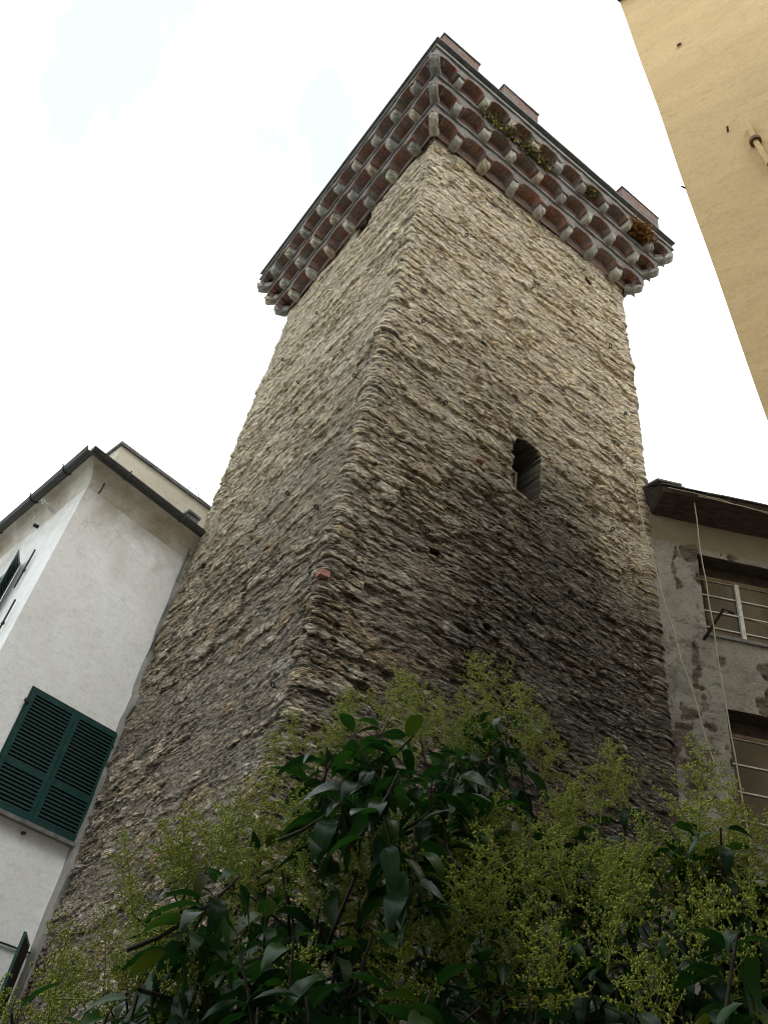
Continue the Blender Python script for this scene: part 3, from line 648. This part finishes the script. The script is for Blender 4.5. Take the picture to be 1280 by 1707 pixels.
# small fittings
def rod(name, pts, r, mat, parent, knob=None):
    q = MB(); q.tube(pts, r, 8)
    if knob is not None: q.tube([knob[0]-np.array(knob[1])*.0, knob[0]+np.array(knob[1])*.05], .04, 8)
    return q.build(name, mat, parent)
P3 = lambda O, ax, x, out, d, z: np.array([*(O+ax*x+out*d), z])
rod('wall_hook', [P3(J, wA, -2.62, nA, -.02, 13.0), P3(J, wA, -2.62, nA, .10, 12.98), P3(J, wA, -2.63, nA, .12, 12.74), P3(J, wA, -2.63, nA, .06, 12.70)], .016, M['black'], house)
rod('vent_stub', [P3(J, wA, -1.06, nA, -.02, 5.95), P3(J, wA, -1.06, nA, .09, 5.93)], .03, M['black'], house)
for (x, z) in ((1.15, 10.9), (.55, 9.35)):
    o = rod('shutter_stay', [P3(K, wB, x, nB, .07, z+.55), P3(K, wB, x, nB, .07, z-.45)], .02, M['black'], house, (P3(K, wB, x, nB, .04, z), (*nB, 0)))
q = MB()
for i, rr in enumerate([.05, .045, .06, .045, .06, .045, .055, .03]):
    c = P3(K, wB, 1.45, nB, .05+i*.045, 12.72+i*.012); q.tube([c, c+np.array([*nB, 0])*.04], rr, 12)
q.build('wire_insulator', M['white_paint'], house)
q = MB(); q.tube([P3(K, wB, 2.3, nB, -.02, 12.72), P3(K, wB, 2.3, nB, .12, 12.70)], .045, 10); q.build('vent_pipe', M['black'], house)

# attic room behind the white house
pent = empty('attic_room', (-7.0, 17.6, 13.2), 'pale cream attic room with dark coping rising behind the white house roof', 'attic')
D0 = 17.6; pL = toward(205, 740, D0); 
pz = pL[2]; pd = U(50.0); Op = pL[:2]
q = MB(); q.box(Op, pd, U(-40), 0, 6.2, 0, 3.5, 12.5, pz-.07, 0); q.build('wall', M['cream'], pent)
q = MB(); q.box(Op, pd, U(-40), -.07, 6.3, -.07, 3.6, pz-.068, pz+.02, 0); q.build('coping', M['slate'], pent)
# flue and ring aerial between the gutter and the tower
flue = empty('flue', (*(J+wA*-.15+nA*.1), 13.4), 'short dark flue between the gutter end and the tower', 'flue')
q = MB(); c = J-wA*.22+wB*.35; q.box(c, wA, wB, -.16, .16, -.16, .16, 13.3, 14.05, 0, .01); q.box(c, wA, wB, -.2, .2, -.2, .2, 14.052, 14.12, 0, .01); q.build('shaft', M['slate'], flue)
ae = empty('aerial', (*(J-wA*.12+wB*.3), 14.1), 'thin ring aerial on a short arm beside the tower wall', 'aerial')
q = MB(); c = np.array([*(J-wA*.42+wB*.3), 14.72]); q.tube([c+.17*np.array([wA[0]*math.cos(t), wA[1]*math.cos(t), math.sin(t)]) for t in np.linspace(0, 2*math.pi, 25)], .008, 5, caps=False)
q.build('ring', M['slate'], ae); q = MB(); q.tube([c+np.array([*wA, 0])*.17, c+np.array([*wA, 0])*.55], .018, 6); q.build('arm', M['slate'], ae)

# ------------------------------------------------------------------ grey house on the right
RC = TN+dR*WR; X = np.array([1., 0]); Yv = np.array([0, -1.])      # wall runs along +X, faces -Y
gh = empty('grey_house', (float(RC[0]), float(RC[1]), 0), 'crumbling grey plastered house with two old windows joined to the right of the tower', 'house')
WINS = [(1.06, 3.05, 11.32, 13.30), (1.22, 3.2, 7.3, 9.72)]
m_peel = NT('peeling grey plaster', .92, .2)
at = m_peel.t.nodes.new('ShaderNodeAttribute'); at.attribute_name = 'peel'; px = m_peel.sep(at.outputs['Color'])
f = m_peel.noise('Object', (1, 1, 1), 1.6, 8, .65, .4); f2 = m_peel.noise('Object', (1, 1, 1), 16, 6, .72)
pc = m_peel.ramp(f, [(.3, (.17, .16, .135)), (.5, (.27, .26, .225)), (.72, (.34, .32, .27))])
pc = m_peel.mix(.6, pc, m_peel.ramp(f2, [(.3, .6), (.55, 1.), (.75, 1.15)]), 'MULTIPLY')
pc = m_peel.mix(px[0], pc, m_peel.ramp(m_peel.noise('Object', (1, 1, 5), 5, 6, .7), [(.3, (.05, .042, .035)), (.5, (.12, .10, .08)), (.68, (.19, .15, .12)), (.8, (.26, .235, .2))]))
pc = m_peel.mix(px[1], pc, (.20, .165, .105)); m_peel.color(pc); m_peel.bump(m_peel.math('ADD', f2, m_peel.noise('Object', (1, 1, 4), 9, 6)), .8, .02)
def peel_wall():
    xs = np.arange(-.6, 7.01, .028); zs = np.arange(0, 14.75, .032)
    x, z = np.meshgrid(xs, zs); e, a, b, c = voro(x/.22+.3*vn(x*5, z*9, 2), z/.10+.5*vn(x*3, z*3, 4), 91)
    pe = sstep(.31, .36, fbm(x*2.3, z*1.5, 61, 6)*.9+.10*vn(x*13, z*15, 62)+.10*np.exp(-((x-.62-.10*np.sin(z*1.3))/.10)**2)*2.6*(z > 9.8)+.42*np.exp(-((z-10.7)/.2)**2)*(x > 1.1)+.02-.16*(z > 13.45))
    crack = (1-sstep(.01, .05, np.abs(fbm(x*1.7, z*2.6, 71, 5))))*.75*sstep(-.1, .2, vn(x*1.1, z*1.1, 72)+.1)+(1-sstep(.02, .07, np.abs(vn(x*4, z*13, 75))))*.45*sstep(0, .25, vn(x*1.5, z*1.2, 76))
    h = -.055*pe*(1-.5*a)-.012*crack+.014*fbm(x*3, z*3, 5, 3)+.008*vn(x*20, z*30, 6)+.05*fbm(x*.5, z*.4, 8, 2)+.03*a*pe
    band = sstep(13.42, 13.5, z)
    X3 = x; Y3 = -h; V = np.stack([X3, Y3, z], -1).reshape(-1, 3).astype(np.float32)
    nx, nz = len(xs), len(zs); i = np.arange(nz-1)[:, None]*nx; j = np.arange(nx-1)[None, :]
    F = np.stack([i+j, i+j+1, i+nx+j+1, i+nx+j], -1).reshape(-1, 4)
    cx = (x[:-1, :-1]+.014).ravel(); cz = (z[:-1, :-1]+.016).ravel(); keep = np.ones(len(F), bool)
    for (a0, a1, z0, z1) in WINS: keep &= ~((cx > a0) & (cx < a1) & (cz > z0) & (cz < z1))
    F = F[keep]; nf = len(F)
    me = bpy.data.meshes.new('wall'); me.vertices.add(len(V)); me.vertices.foreach_set('co', V.ravel())
    me.loops.add(nf*4); me.loops.foreach_set('vertex_index', F.ravel().astype(np.int32)); me.polygons.add(nf); me.polygons.foreach_set('loop_start', np.arange(nf, dtype=np.int32)*4)
    me.polygons.foreach_set('use_smooth', np.ones(nf, bool))
    at = me.color_attributes.new('peel', 'FLOAT_COLOR', 'POINT')
    at.data.foreach_set('color', np.stack([np.clip(pe+crack, 0, 1), band*.8, pe*0, pe*0+1], -1).reshape(-1).astype(np.float32))
    me.materials.append(m_peel.mat); me.update(); me.validate()
    o = bpy.data.objects.new('wall', me); col.objects.link(o); o.parent = gh
peel_wall()
q = MB(); q.box(RC, X, Yv, -.4, 8, -8, -.45, 0, 14.6); q.build('rear_wall', M['cement'], gh)
REV = []
for (a0, a1, z0, z1) in WINS:
    q = MB(); REV.append(q)
    for (a, b, c, d) in ((a0-.06, a0, z0-.04, z1+.04), (a1, a1+.06, z0-.04, z1+.04), (a0, a1, z1, z1+.05), (a0, a1, z0-.05, z0)): q.box(RC, X, Yv, a, b, -.45, -.03, c, d)
for wi, (a0, a1, z0, z1) in enumerate(WINS):
    w_ = bpy.data.objects.new('window', None); col.objects.link(w_); w_.parent = gh; w_.location = ((a0+a1)/2, 0, z0)
    w_['label'] = 'upper casement with white glazing bars' if wi == 0 else 'lower casement behind the flowering tree'
    REV[wi].build('reveal', M['eave'], w_)  # dark board tone here stands in for shade inside the recess
    d0 = -.36; md = a0+(.93 if wi == 0 else 1.0); fm = M['white_paint']
    q = MB()
    for (a, b, c, d) in ((a0+.002, a0+.06, z0, z1-.34), (a1-.06, a1-.002, z0, z1-.34), (a0, a1, z1-.34, z1-.27)): q.box(RC, X, Yv, a, b, d0-.05, d0+.04, c, d)
    q.build('frame', M['wood'], w_)
    q = MB(); q.box(RC, X, Yv, a0+.001, a1-.001, d0-.10, d0-.02, z1-.268, z1-.001); q.build('lintel_shade', M['eave'], w_)  # dark strip painted as the shade under the lintel
    q = MB(); q.box(RC, X, Yv, md-.045, md+.035, d0-.03, d0+.055, z0+.02, z1-.345)
    n = 4
    for k in range(n+1):
        z = z0+.02+(z1-.38-z0)*k/n
        q.box(RC, X, Yv, a0+.061, md-.046, d0-.015, d0+.022, z, z+(.04 if k in (0, n) else .026)); q.box(RC, X, Yv, md+.036, a1-.061, d0-.015, d0+.022, z+.006, z+(.046 if k in (0, n) else .032))
    q.build('glazing_bars', fm, w_)
    q = MB(); q.box(RC, X, Yv, a0+.06, a1-.06, d0-.010, d0-.004, z0+.02, z1-.35); q.build('pane', M['glass'], w_)
    q = MB(); q.box(RC, X, Yv, a0-.03, a1+.05, -.28, .06, z0-.075, z0-.002, 0, .004); q.build('sill', M['slate'], w_)
# eave: dark boards rising to a slate roof
q = MB(); ov = .62; ze = 14.45
q.poly([P3(RC, X, .12, Yv, .0, 14.16), P3(RC, X, 8, Yv, .0, 14.16), P3(RC, X, 8, Yv, ov, 14.33), P3(RC, X, .20, Yv, ov, 14.33)])
q.poly([P3(RC, X, .20, Yv, ov, 14.33), P3(RC, X, 8, Yv, ov, 14.33), P3(RC, X, 8, Yv, ov+.03, 14.44), P3(RC, X, .14, Yv, ov+.03, 14.44)])
q.poly([P3(RC, X, .14, Yv, ov+.03, 14.44), P3(RC, X, .20, Yv, ov, 14.33), P3(RC, X, .12, Yv, 0, 14.16), P3(RC, X, -.1, Yv, 0, 14.9)])
q.build('eave_soffit', M['eave'], gh)
q = MB()
for k in range(16):
    x0 = .12+k*.5; z_ = 14.445+rng.uniform(0, .02)
    c = []
    for dz in (0, .028):
        c += [P3(RC, X, x0, Yv, ov+.08, z_+dz), P3(RC, X, x0+.49, Yv, ov+.08+rng.uniform(-.02, .02), z_+dz), P3(RC, X, x0+.49, Yv, -4, z_+1.9+dz), P3(RC, X, x0, Yv, -4, z_+1.9+dz)]
    q.hexa(c)
c = [P3(RC, X, .02, Yv, ov+.1, 14.52), P3(RC, X, .55, Yv, ov+.1, 14.50), P3(RC, X, .40, Yv, -.2, 14.98), P3(RC, X, -.1, Yv, -.2, 14.98)]
q.hexa(c+[p+np.array([0, 0, .05]) for p in c]); q.build('roof', M['roof'], gh)
q = MB(); q.tube([P3(RC, X, .97, Yv, .0, 11.16), P3(RC, X, .99, Yv, .1, 11.2), P3(RC, X, 1.16, Yv, .55, 11.55)], [.035, .035, .028], 8)
q.tube([P3(RC, X, 1.13, Yv, .55, 11.56), P3(RC, X, 1.32, Yv, .55, 11.50)], .014, 6); q.tube([P3(RC, X, 1.26, Yv, .55, 11.52), P3(RC, X, 1.36, Yv, .55, 11.49)], .03, 8)
tag(q.build('clothesline_bracket', M['black']), 'black iron bracket with a pulley at the lower left of the upper grey house window', 'bracket')
q = MB(); q.tube([P3(RC, X, 1.3, Yv, .55, 11.48), P3(RC, X, 2.4, Yv, .5, 11.38), P3(RC, X, 4.5, Yv, .5, 11.45)], .006, 5); tag(q.build('clothesline', M['cable']), 'thin line running from the iron bracket past the upper grey house window', 'line')
def hang(p0, p1, sag, n=14, wob=.01):
    r = []
    for i in range(n+1):
        t = i/n; p = p0+(p1-p0)*t; p = p+sag*4*t*(1-t)+rng.normal(0, wob, 3)*(0 < i < n); r.append(p)
    return r
q = MB(); q.tube(hang(TP(6.55, -.12, 14.8), P3(RC, X, 1.15, Yv, .12, 7.2), np.array([-.12, -.02, 0])), .013, 6); tag(q.build('rope', M['cable']), 'pale rope hanging slantwise from the tower edge across the grey house wall', 'rope')
q = MB(); q.tube(hang(P3(RC, X, .88, Yv, .5, 14.3), P3(RC, X, 1.25, Yv, .15, 7.2), np.array([-.03, 0, 0])), .012, 6); tag(q.build('rope', M['cable']), 'pale rope hanging from the grey house eave past both its windows', 'rope')
q = MB(); q.tube(hang(P3(RC, X, .25, Yv, ov+.05, 14.40), P3(RC, X, 4.2, Yv, ov+.03, 13.9), np.array([0, 0, .12])), .011, 6); tag(q.build('cable', M['cable']), 'sagging pale cable starting at the roof tip and crossing the dark eave', 'cable')
q = MB(); q.tube(hang(P3(RC, X, .9, Yv, ov+.05, 14.33), P3(RC, X, 4.2, Yv, ov+.04, 14.1), np.array([0, 0, .03])), .009, 6); tag(q.build('cable', M['cable']), 'thin straighter cable along the dark eave from above the hanging rope', 'cable')

# ------------------------------------------------------------------ ochre house, close on the right
YC = U(33.0)*6; yd = U(130.0); yn = U(-140.0); yb = U(68.0)
oh = empty('ochre_house', (float(YC[0]), float(YC[1]), 0), 'tall ochre rendered house wall with a leaning corner at the upper right', 'house')
prof = [(0, .60), (7.9, .19), (12.0, -.10), (15.6, -.34), (21.5, -.76)]
zf = np.linspace(0, 21.5, 80); sf = np.interp(zf, [p[0] for p in prof], [p[1] for p in prof])+.005*np.sin(zf*1.3)
q = MB()
for i in range(79):
    z0, z1, s0, s1 = zf[i], zf[i+1], sf[i], sf[i+1]
    q.poly([P3(YC, yd, s0, yn, 0, z0), P3(YC, yd, 14, yn, 0, z0), P3(YC, yd, 14, yn, 0, z1), P3(YC, yd, s1, yn, 0, z1)], 0, None, True)
    q.poly([P3(YC, yd, s1, yn, 0, z1), np.array([*(YC+yd*s1+yb*7), z1]), np.array([*(YC+yd*s0+yb*7), z0]), P3(YC, yd, s0, yn, 0, z0)])
q.poly([np.array([*(YC+yd*.6+yb*7), 0]), np.array([*(YC+yd*14+yb*7), 0]), np.array([*(YC+yd*14+yb*7), 21.5]), np.array([*(YC+yd*-.3+yb*7), 21.5])])
q.poly([P3(YC, yd, 14, yn, 0, 0), np.array([*(YC+yd*14+yb*7), 0]), np.array([*(YC+yd*14+yb*7), 21.5]), P3(YC, yd, 14, yn, 0, 21.5)])
q.build('wall', M['yellow'], oh)
q = MB()
ep = [YC+yd*-.90+yn*.25, YC+yd*14.2+yn*.25, YC+yd*14.2+yb*7.3, YC+yd*-.90+yb*7.3]
q.hexa([np.array([*p, 21.505]) for p in ep[::-1]]+[np.array([*p, 21.75]) for p in ep[::-1]]); q.build('eave', M['gutter'], oh)
# unseen wing added behind the camera to shade the lower tower and tree
q = MB(); wa = YC+yd*11.0; wd = U(-97.0); q.box(wa, wd, U(173.0), 0, 24, .02, 6, 0, 17.5); q.build('shade_wing', M['cement'], oh)
def yring(s, z):
    q = MB(); c = P3(YC, yd, s, yn, .03, z); torus(q, c, np.array([*yd, 0]), None, .035, .012); q.tube([c+np.array([0, 0, .03])-np.array([*yn, 0])*.05, c+np.array([0, 0, .035])], .008, 5); q.build('ring_bolt', M['rust'], oh)
yring(.16, 17.66)
q = MB(); q.tube([P3(YC, yd, .515, yn, -.01, 13.9), P3(YC, yd, .53, yn, .07, 13.92)], .016, 6); q.build('nail', M['rust'], oh)
q = MB(); q.tube([P3(YC, yd, -.16, yn, -.01, 12.9), P3(YC, yd, -.20, yn, .05, 12.9)], .012, 6); q.build('nail', M['rust'], oh)
q = MB(); q.tube([P3(YC, yd, .78, yn, .05, 13.75), P3(YC, yd, .80, yn, .055, 13.2), P3(YC, yd, .87, yn, .06, 12.45)], .035, 12); pp = q.build('pipe_stub', M['yellow'], oh)
q = MB(); c = P3(YC, yd, .80, yn, .05, 13.2); q.tube([c+np.array([0, 0, -.035]), c+np.array([0, 0, .035])], .075, 14); q.build('pipe_collar', M['rust'], pp)

# ------------------------------------------------------------------ flowering privet in front
tree = empty('privet_tree', (.9, 3.3, 0), 'dark glossy leaved privet tree in greenish yellow flower at the foot of the tower', 'tree')
T0 = np.array([.9, 3.3, 0])
ENV = np.array([(-200, 1720), (0, 1690), (60, 1660), (150, 1625), (200, 1560), (300, 1450), (340, 1370), (430, 1350), (500, 1230), (560, 1180), (640, 1140), (720, 1150), (800, 1140), (850, 1110), (890, 1180), (915, 1290), (950, 1335), (1040, 1275), (1110, 1310), (1150, 1260), (1190, 1300), (1280, 1315), (1500, 1340)])
def env(u): return float(np.interp(u, ENV[:, 0], ENV[:, 1]))
def leaf_template(k):
    L = 1.0; nseg = 8; v = []; r = []
    curl = [.55, .8, .35, 1.0][k]; fold = [.35, .2, .5, .28][k]; tw = [.1, -.15, .25, -.05][k]
    ang = 0; x = 0; z = 0
    for i in range(nseg+1):
        t = i/nseg; wdt = .21*(math.sin(math.pi*min(1, t**.85))**.8)*(1-.25*t)+.004
        if i == nseg: wdt = .002
        for j, sx in enumerate((-1, -.55, 0, .55, 1)):
            y = sx*wdt*math.cos(fold); up = abs(sx)*wdt*math.sin(fold)+.012*math.sin(t*21+sx)*abs(sx)
            yy = y*math.cos(tw*t)-up*math.sin(tw*t); zz = y*math.sin(tw*t)+up*math.cos(tw*t)
            v.append((x-zz*math.sin(ang)*-1, yy, z+zz*math.cos(ang))); r.append(abs(sx))
        ang -= curl/nseg*(1+t); x += math.cos(ang)/nseg; z += math.sin(ang)/nseg
    f = [(i*5+j, (i+1)*5+j, (i+1)*5+j+1, i*5+j+1) for i in range(nseg) for j in range(4)]
    return np.array(v), np.array(f), np.array(r)
LT = [leaf_template(k) for k in range(4)]
LV = []; LF = []; LC = []; nv = 0
def add_leaf(p, d, up, size):
    global nv
    V, F, r = LT[int(rng.integers(0, 4))]
    d = d/np.linalg.norm(d); y = np.cross(up, d); y /= (np.linalg.norm(y)+1e-9); z = np.cross(d, y)
    LV.append(p+(V*size)@np.array([d, y, z])); LF.append(F+nv); c = rng.random(); LC.append(np.stack([np.full(len(V), c), r, r*0, r*0+1], -1)); nv += len(V)
twigs = MB()
def shoot(tip, axis, nodes=5, size=.115, length=.32):
    axis = axis/np.linalg.norm(axis); bend = np.array([rng.normal(0, .04), rng.normal(0, .04), -.06])
    base = tip-axis*length+bend*0; pts = [base+(tip-base)*t+bend*(t-1)**2*1.2*-1 for t in np.linspace(0, 1, 5)]
    twigs.tube(pts, [.0055, .005, .004, .0035, .0028], 5, caps=False)
    ph = rng.uniform(0, math.pi)
    for k in range(nodes):
        t = 1-k*(.75/nodes)-.02; p = base+(tip-base)*t
        a = np.cross(axis, [0, 0, 1.] if abs(axis[2]) < .95 else [1., 0, 0]); a /= np.linalg.norm(a); b = np.cross(axis, a)
        th = ph+k*math.pi/2+rng.normal(0, .25); e = math.cos(th)*a+math.sin(th)*b
        for sg in (1, -1):
            if rng.random() < .08: continue
            op = rng.uniform(.15, .65) if k < 2 else rng.uniform(-.15, .35)
            d = e*sg+axis*op+np.array([0, 0, -rng.uniform(.05, .75)])+rng.normal(0, .12, 3)
            pet = p+d/np.linalg.norm(d)*.018; up = axis*.6+np.array([0, 0, 1.])+rng.normal(0, .35, 3)
            add_leaf(pet, d, up, size*rng.uniform(.62, 1.2)*(.75 if k == 0 else 1))
    return base
# flower panicles: a few templates, each panicle a part of its own
def panicle_mesh(seed, H=.24, full=1.0):
    rg = np.random.default_rng(seed); st = MB(); buds = []
    main = [np.array([.012*math.sin(t*3+seed), .012*math.cos(t*2+seed), H*t]) for t in np.linspace(0, 1, 7)]
    st.tube(main, np.linspace(.0030, .0010, 7), 4, caps=False)
    lv = 11
    for k in range(lv):
        t = .10+.86*k/lv; c = main[min(6, int(t*6))]+(main[min(6, int(t*6)+1)]-main[min(6, int(t*6))])*((t*6) % 1)
        for sg in (0, 1):
            th = k*math.pi/2+sg*math.pi+rg.normal(0, .3); L = H*.60*(1-t)**.75*rg.uniform(.45, 1.15)*full+.014
            d = np.array([math.cos(th), math.sin(th), .45+rg.normal(0, .25)]); d /= np.linalg.norm(d)
            e = c+d*L+np.array([0, 0, .01]); st.tube([c, (c+e)/2+rg.normal(0, .003, 3), e], [.0017, .0013, .0009], 3, caps=False)
            m_ = max(2, int(L/.0125))
            for i in range(m_+1):
                q_ = c+(e-c)*(.18+.82*i/m_)
                for s2 in range(2):
                    d2 = rg.normal(0, 1, 3); d2 -= d*(d2@d)*.6; d2 /= np.linalg.norm(d2); l2 = rg.uniform(.006, .030)*(1-.55*i/m_)
                    q2 = q_+d2*l2; st.tube([q_, q2], [.0009, .0006], 3, caps=False)
                    for _ in range(int(1+l2*85)):
                        buds.append(q_+(q2-q_)*rg.uniform(.45, 1.05)+rg.normal(0, .0028, 3))
    st.m = [1]*len(st.f)
    oc = np.array([(1, 0, 0), (-1, 0, 0), (0, 1, 0), (0, -1, 0), (0, 0, 1), (0, 0, -1)], float)
    of = [(0, 2, 4), (2, 1, 4), (1, 3, 4), (3, 0, 4), (2, 0, 5), (1, 2, 5), (3, 1, 5), (0, 3, 5)]
    for b in buds:
        i0 = len(st.v); r = rg.uniform(.0018, .0036); st.v += [tuple(b+o*r*(1, 1, 1.25)) for o in oc]
        for f in of: st.f.append(tuple(i0+k for k in f)); st.m.append(0); st.sm.append(False); st.uv += [(0, 0)]*3
    return st
PAN = []
for sd_ in range(5):
    o = panicle_mesh(sd_*13+3, (.20, .24, .27, .22, .25)[sd_], (1., .9, 1.1, 1.2, .8)[sd_]).build('flower_panicle', [M['bud'], M['stem']], tree, local=True); PAN.append(o)
pan_used = set(); npan = 0
def panicle(p, axis, scale):
    global npan
    k = int(rng.integers(0, 5)); pr = PAN[k]
    if k in pan_used: o = pr.copy(); col.objects.link(o); o.parent = tree
    else: o = pr; pan_used.add(k)
    o.location = tuple(p-T0); qn = Vector(tuple(axis)).to_track_quat('Z', 'Y') @ Matrix.Rotation(rng.uniform(0, 6.28), 3, 'Z').to_quaternion()
    o.rotation_euler = qn.to_euler(); o.scale = (scale,)*3; npan += 1
bases = []
def axis_up(lean=.35, d=None):
    a = np.array([rng.normal(0, lean), rng.normal(0, lean)-.08, 1.]); return a/np.linalg.norm(a)
# hand-placed outer shoots: (x, y of tip, distance) as seen from the front, leafy ones first
for (u, v, D) in [(545, 1245, 2.3), (590, 1225, 2.2), (640, 1215, 2.3), (690, 1225, 2.2), (610, 1290, 2.1), (665, 1285, 2.05), (720, 1300, 2.2), (640, 1360, 2.0), (690, 1380, 2.1), (760, 1265, 2.3), (575, 1330, 2.2),
                  (790, 1190, 2.7), (835, 1230, 2.6), (850, 1330, 2.5), (800, 1340, 2.4), (740, 1370, 2.3),
                  (350, 1500, 2.0), (400, 1460, 2.0), (450, 1490, 2.1), (490, 1560, 1.9), (560, 1590, 1.9), (620, 1560, 2.0), (400, 1590, 1.9), (330, 1560, 2.0), (540, 1480, 2.3), (510, 1660, 1.8), (430, 1680, 1.8), (600, 1680, 1.8),
                  (230, 1660, 2.0), (180, 1690, 1.9), (20, 1690, 2.0), (300, 1650, 2.0), (930, 1560, 2.1), (980, 1640, 2.0), (880, 1660, 1.9), (800, 1680, 1.9), (1120, 1550, 2.1), (1160, 1600, 2.1), (1200, 1380, 2.2), (1110, 1370, 2.3), (1190, 1430, 2.2), (1060, 1680, 1.9), (720, 1650, 1.9), (1230, 1550, 2.0), (1250, 1660, 1.9), (990, 1390, 2.5), (1060, 1440, 2.3)]:
    t = toward(u, v, D); ax = axis_up(.4); bases.append(shoot(t, ax, int(rng.integers(7, 10)), .128, .32))
# shoots ending in flower panicles
spots = [(640, 1215, 2.5), (700, 1225, 2.6), (845, 1190, 2.7), (870, 1250, 2.6), (800, 1260, 2.8), (560, 1255, 2.5), (530, 1280, 2.5), (740, 1240, 2.7), (345, 1450, 2.3), (390, 1480, 2.4), (310, 1480, 2.3), (440, 1420, 2.4), (470, 1450, 2.3),
         (250, 1570, 2.3), (210, 1610, 2.2), (290, 1560, 2.4), (170, 1665, 2.2), (60, 1710, 2.2), (520, 1430, 2.5), (600, 1500, 2.2), (650, 1530, 2.3), (820, 1440, 2.4), (870, 1470, 2.4), (900, 1420, 2.5), (960, 1400, 2.5), (1000, 1370, 2.6), (1045, 1345, 2.6),
         (1150, 1340, 2.3), (1160, 1400, 2.4), (1000, 1500, 2.3), (1060, 1530, 2.2), (1100, 1450, 2.4), (1250, 1400, 2.3), (1220, 1390, 2.5), (1280, 1420, 2.3), (1265, 1500, 2.2), (800, 1560, 2.1), (840, 1600, 2.1), (750, 1620, 2.1), (700, 1600, 2.2), (760, 1520, 2.3), (900, 1580, 2.3), (1170, 1520, 2.3), (1100, 1600, 2.1), (1200, 1640, 2.1),
         (940, 1500, 2.3), (570, 1560, 2.3), (360, 1640, 2.1), (300, 1700, 2.0), (480, 1720, 2.0), (660, 1720, 2.0), (1020, 1620, 2.1), (930, 1700, 2.0), (1120, 1710, 2.0), (640, 1450, 2.5), (700, 1470, 2.4), (410, 1550, 2.3)]
for (u, v, D) in spots:
    v += 55 if u > 1090 else 45 if u < 260 else 0
    t = toward(u, v, D); ax = axis_up(.22); bases.append(shoot(t, ax, 4, .125, .30)); panicle(t-ax*.01, axis_up(.22), rng.uniform(.75, 1.12))
    for sg in (-1, 1):          # side flower shoots of the same spray
        if npan < 99 and rng.random() < .8:
            t2 = t+np.array([sg*rng.uniform(.07, .12), rng.uniform(-.05, .12), -rng.uniform(.03, .09)]); panicle(t2, ax+np.array([sg*.5, 0, 0]), rng.uniform(.6, .85)); twigs.tube([t-ax*.14, t2], [.003, .0022], 4, caps=False)
# inner and lower shoots fill the crown
k = 0
while k < 620:
    u = rng.uniform(-260, 1560); e = env(u)+95; v = e+rng.uniform(0, 1)**.8*(2250-e); D = rng.uniform(2.35, 3.9)
    t = toward(u, v, D)
    if t[2] < .9: continue
    k += 1; bases.append(shoot(t, axis_up(.5), int(rng.integers(5, 8)), .125, .34))
V = np.concatenate(LV)-T0; F = np.concatenate(LF); Cc = np.concatenate(LC)
me = bpy.data.meshes.new('foliage'); me.from_pydata(V.tolist(), [], F.tolist()); me.polygons.foreach_set('use_smooth', np.ones(len(F), bool))
a_ = me.color_attributes.new('tint', 'FLOAT_COLOR', 'POINT'); a_.data.foreach_set('color', Cc.ravel().astype(np.float32)); me.materials.append(M['leaf']); me.update()
fo = bpy.data.objects.new('foliage', me); col.objects.link(fo); fo.parent = tree
# limbs: trunk to sub-limbs to the shoots
tr = MB(); top = np.array([.85, 3.25, 1.0]); tr.tube([(.9, 3.3, -.02), (.92, 3.28, .35), (.86, 3.27, .7), top], [.085, .07, .065, .06], 12); tr.build('trunk', M['bark'], tree)
hubs = [toward(u, v, D) for (u, v, D) in ((-100, 2000, 2.9), (180, 1850, 2.7), (350, 1750, 2.6), (500, 1650, 2.5), (640, 1480, 2.6), (720, 1400, 2.7), (820, 1500, 2.8), (980, 1600, 2.7), (1120, 1620, 2.6), (1260, 1640, 2.6), (1450, 1850, 2.9), (640, 1900, 3.4), (1000, 1900, 3.5), (300, 2000, 3.5))]
for h_ in hubs:
    m_ = (top+h_)/2+np.array([0, .15, -.18]); q = MB(); q.tube([top, top+(m_-top)*.5, m_, m_+(h_-m_)*.55+np.array([0, 0, -.03]), h_], [.034, .026, .018, .010, .004], 8); q.build('limb', M['bark'], tree)
H = np.array(hubs)
for b in bases:
    i = int(np.argmin(np.linalg.norm(H-b, axis=1))); m_ = (H[i]+b)/2+np.array([0, 0, -.05]); twigs.tube([H[i], m_, b], [.005, .005, .0045], 5, caps=False)
twigs.build('twigs', M['bark'], tree)
print('panicles', npan, 'leaves', len(LV), 'masonry ok')
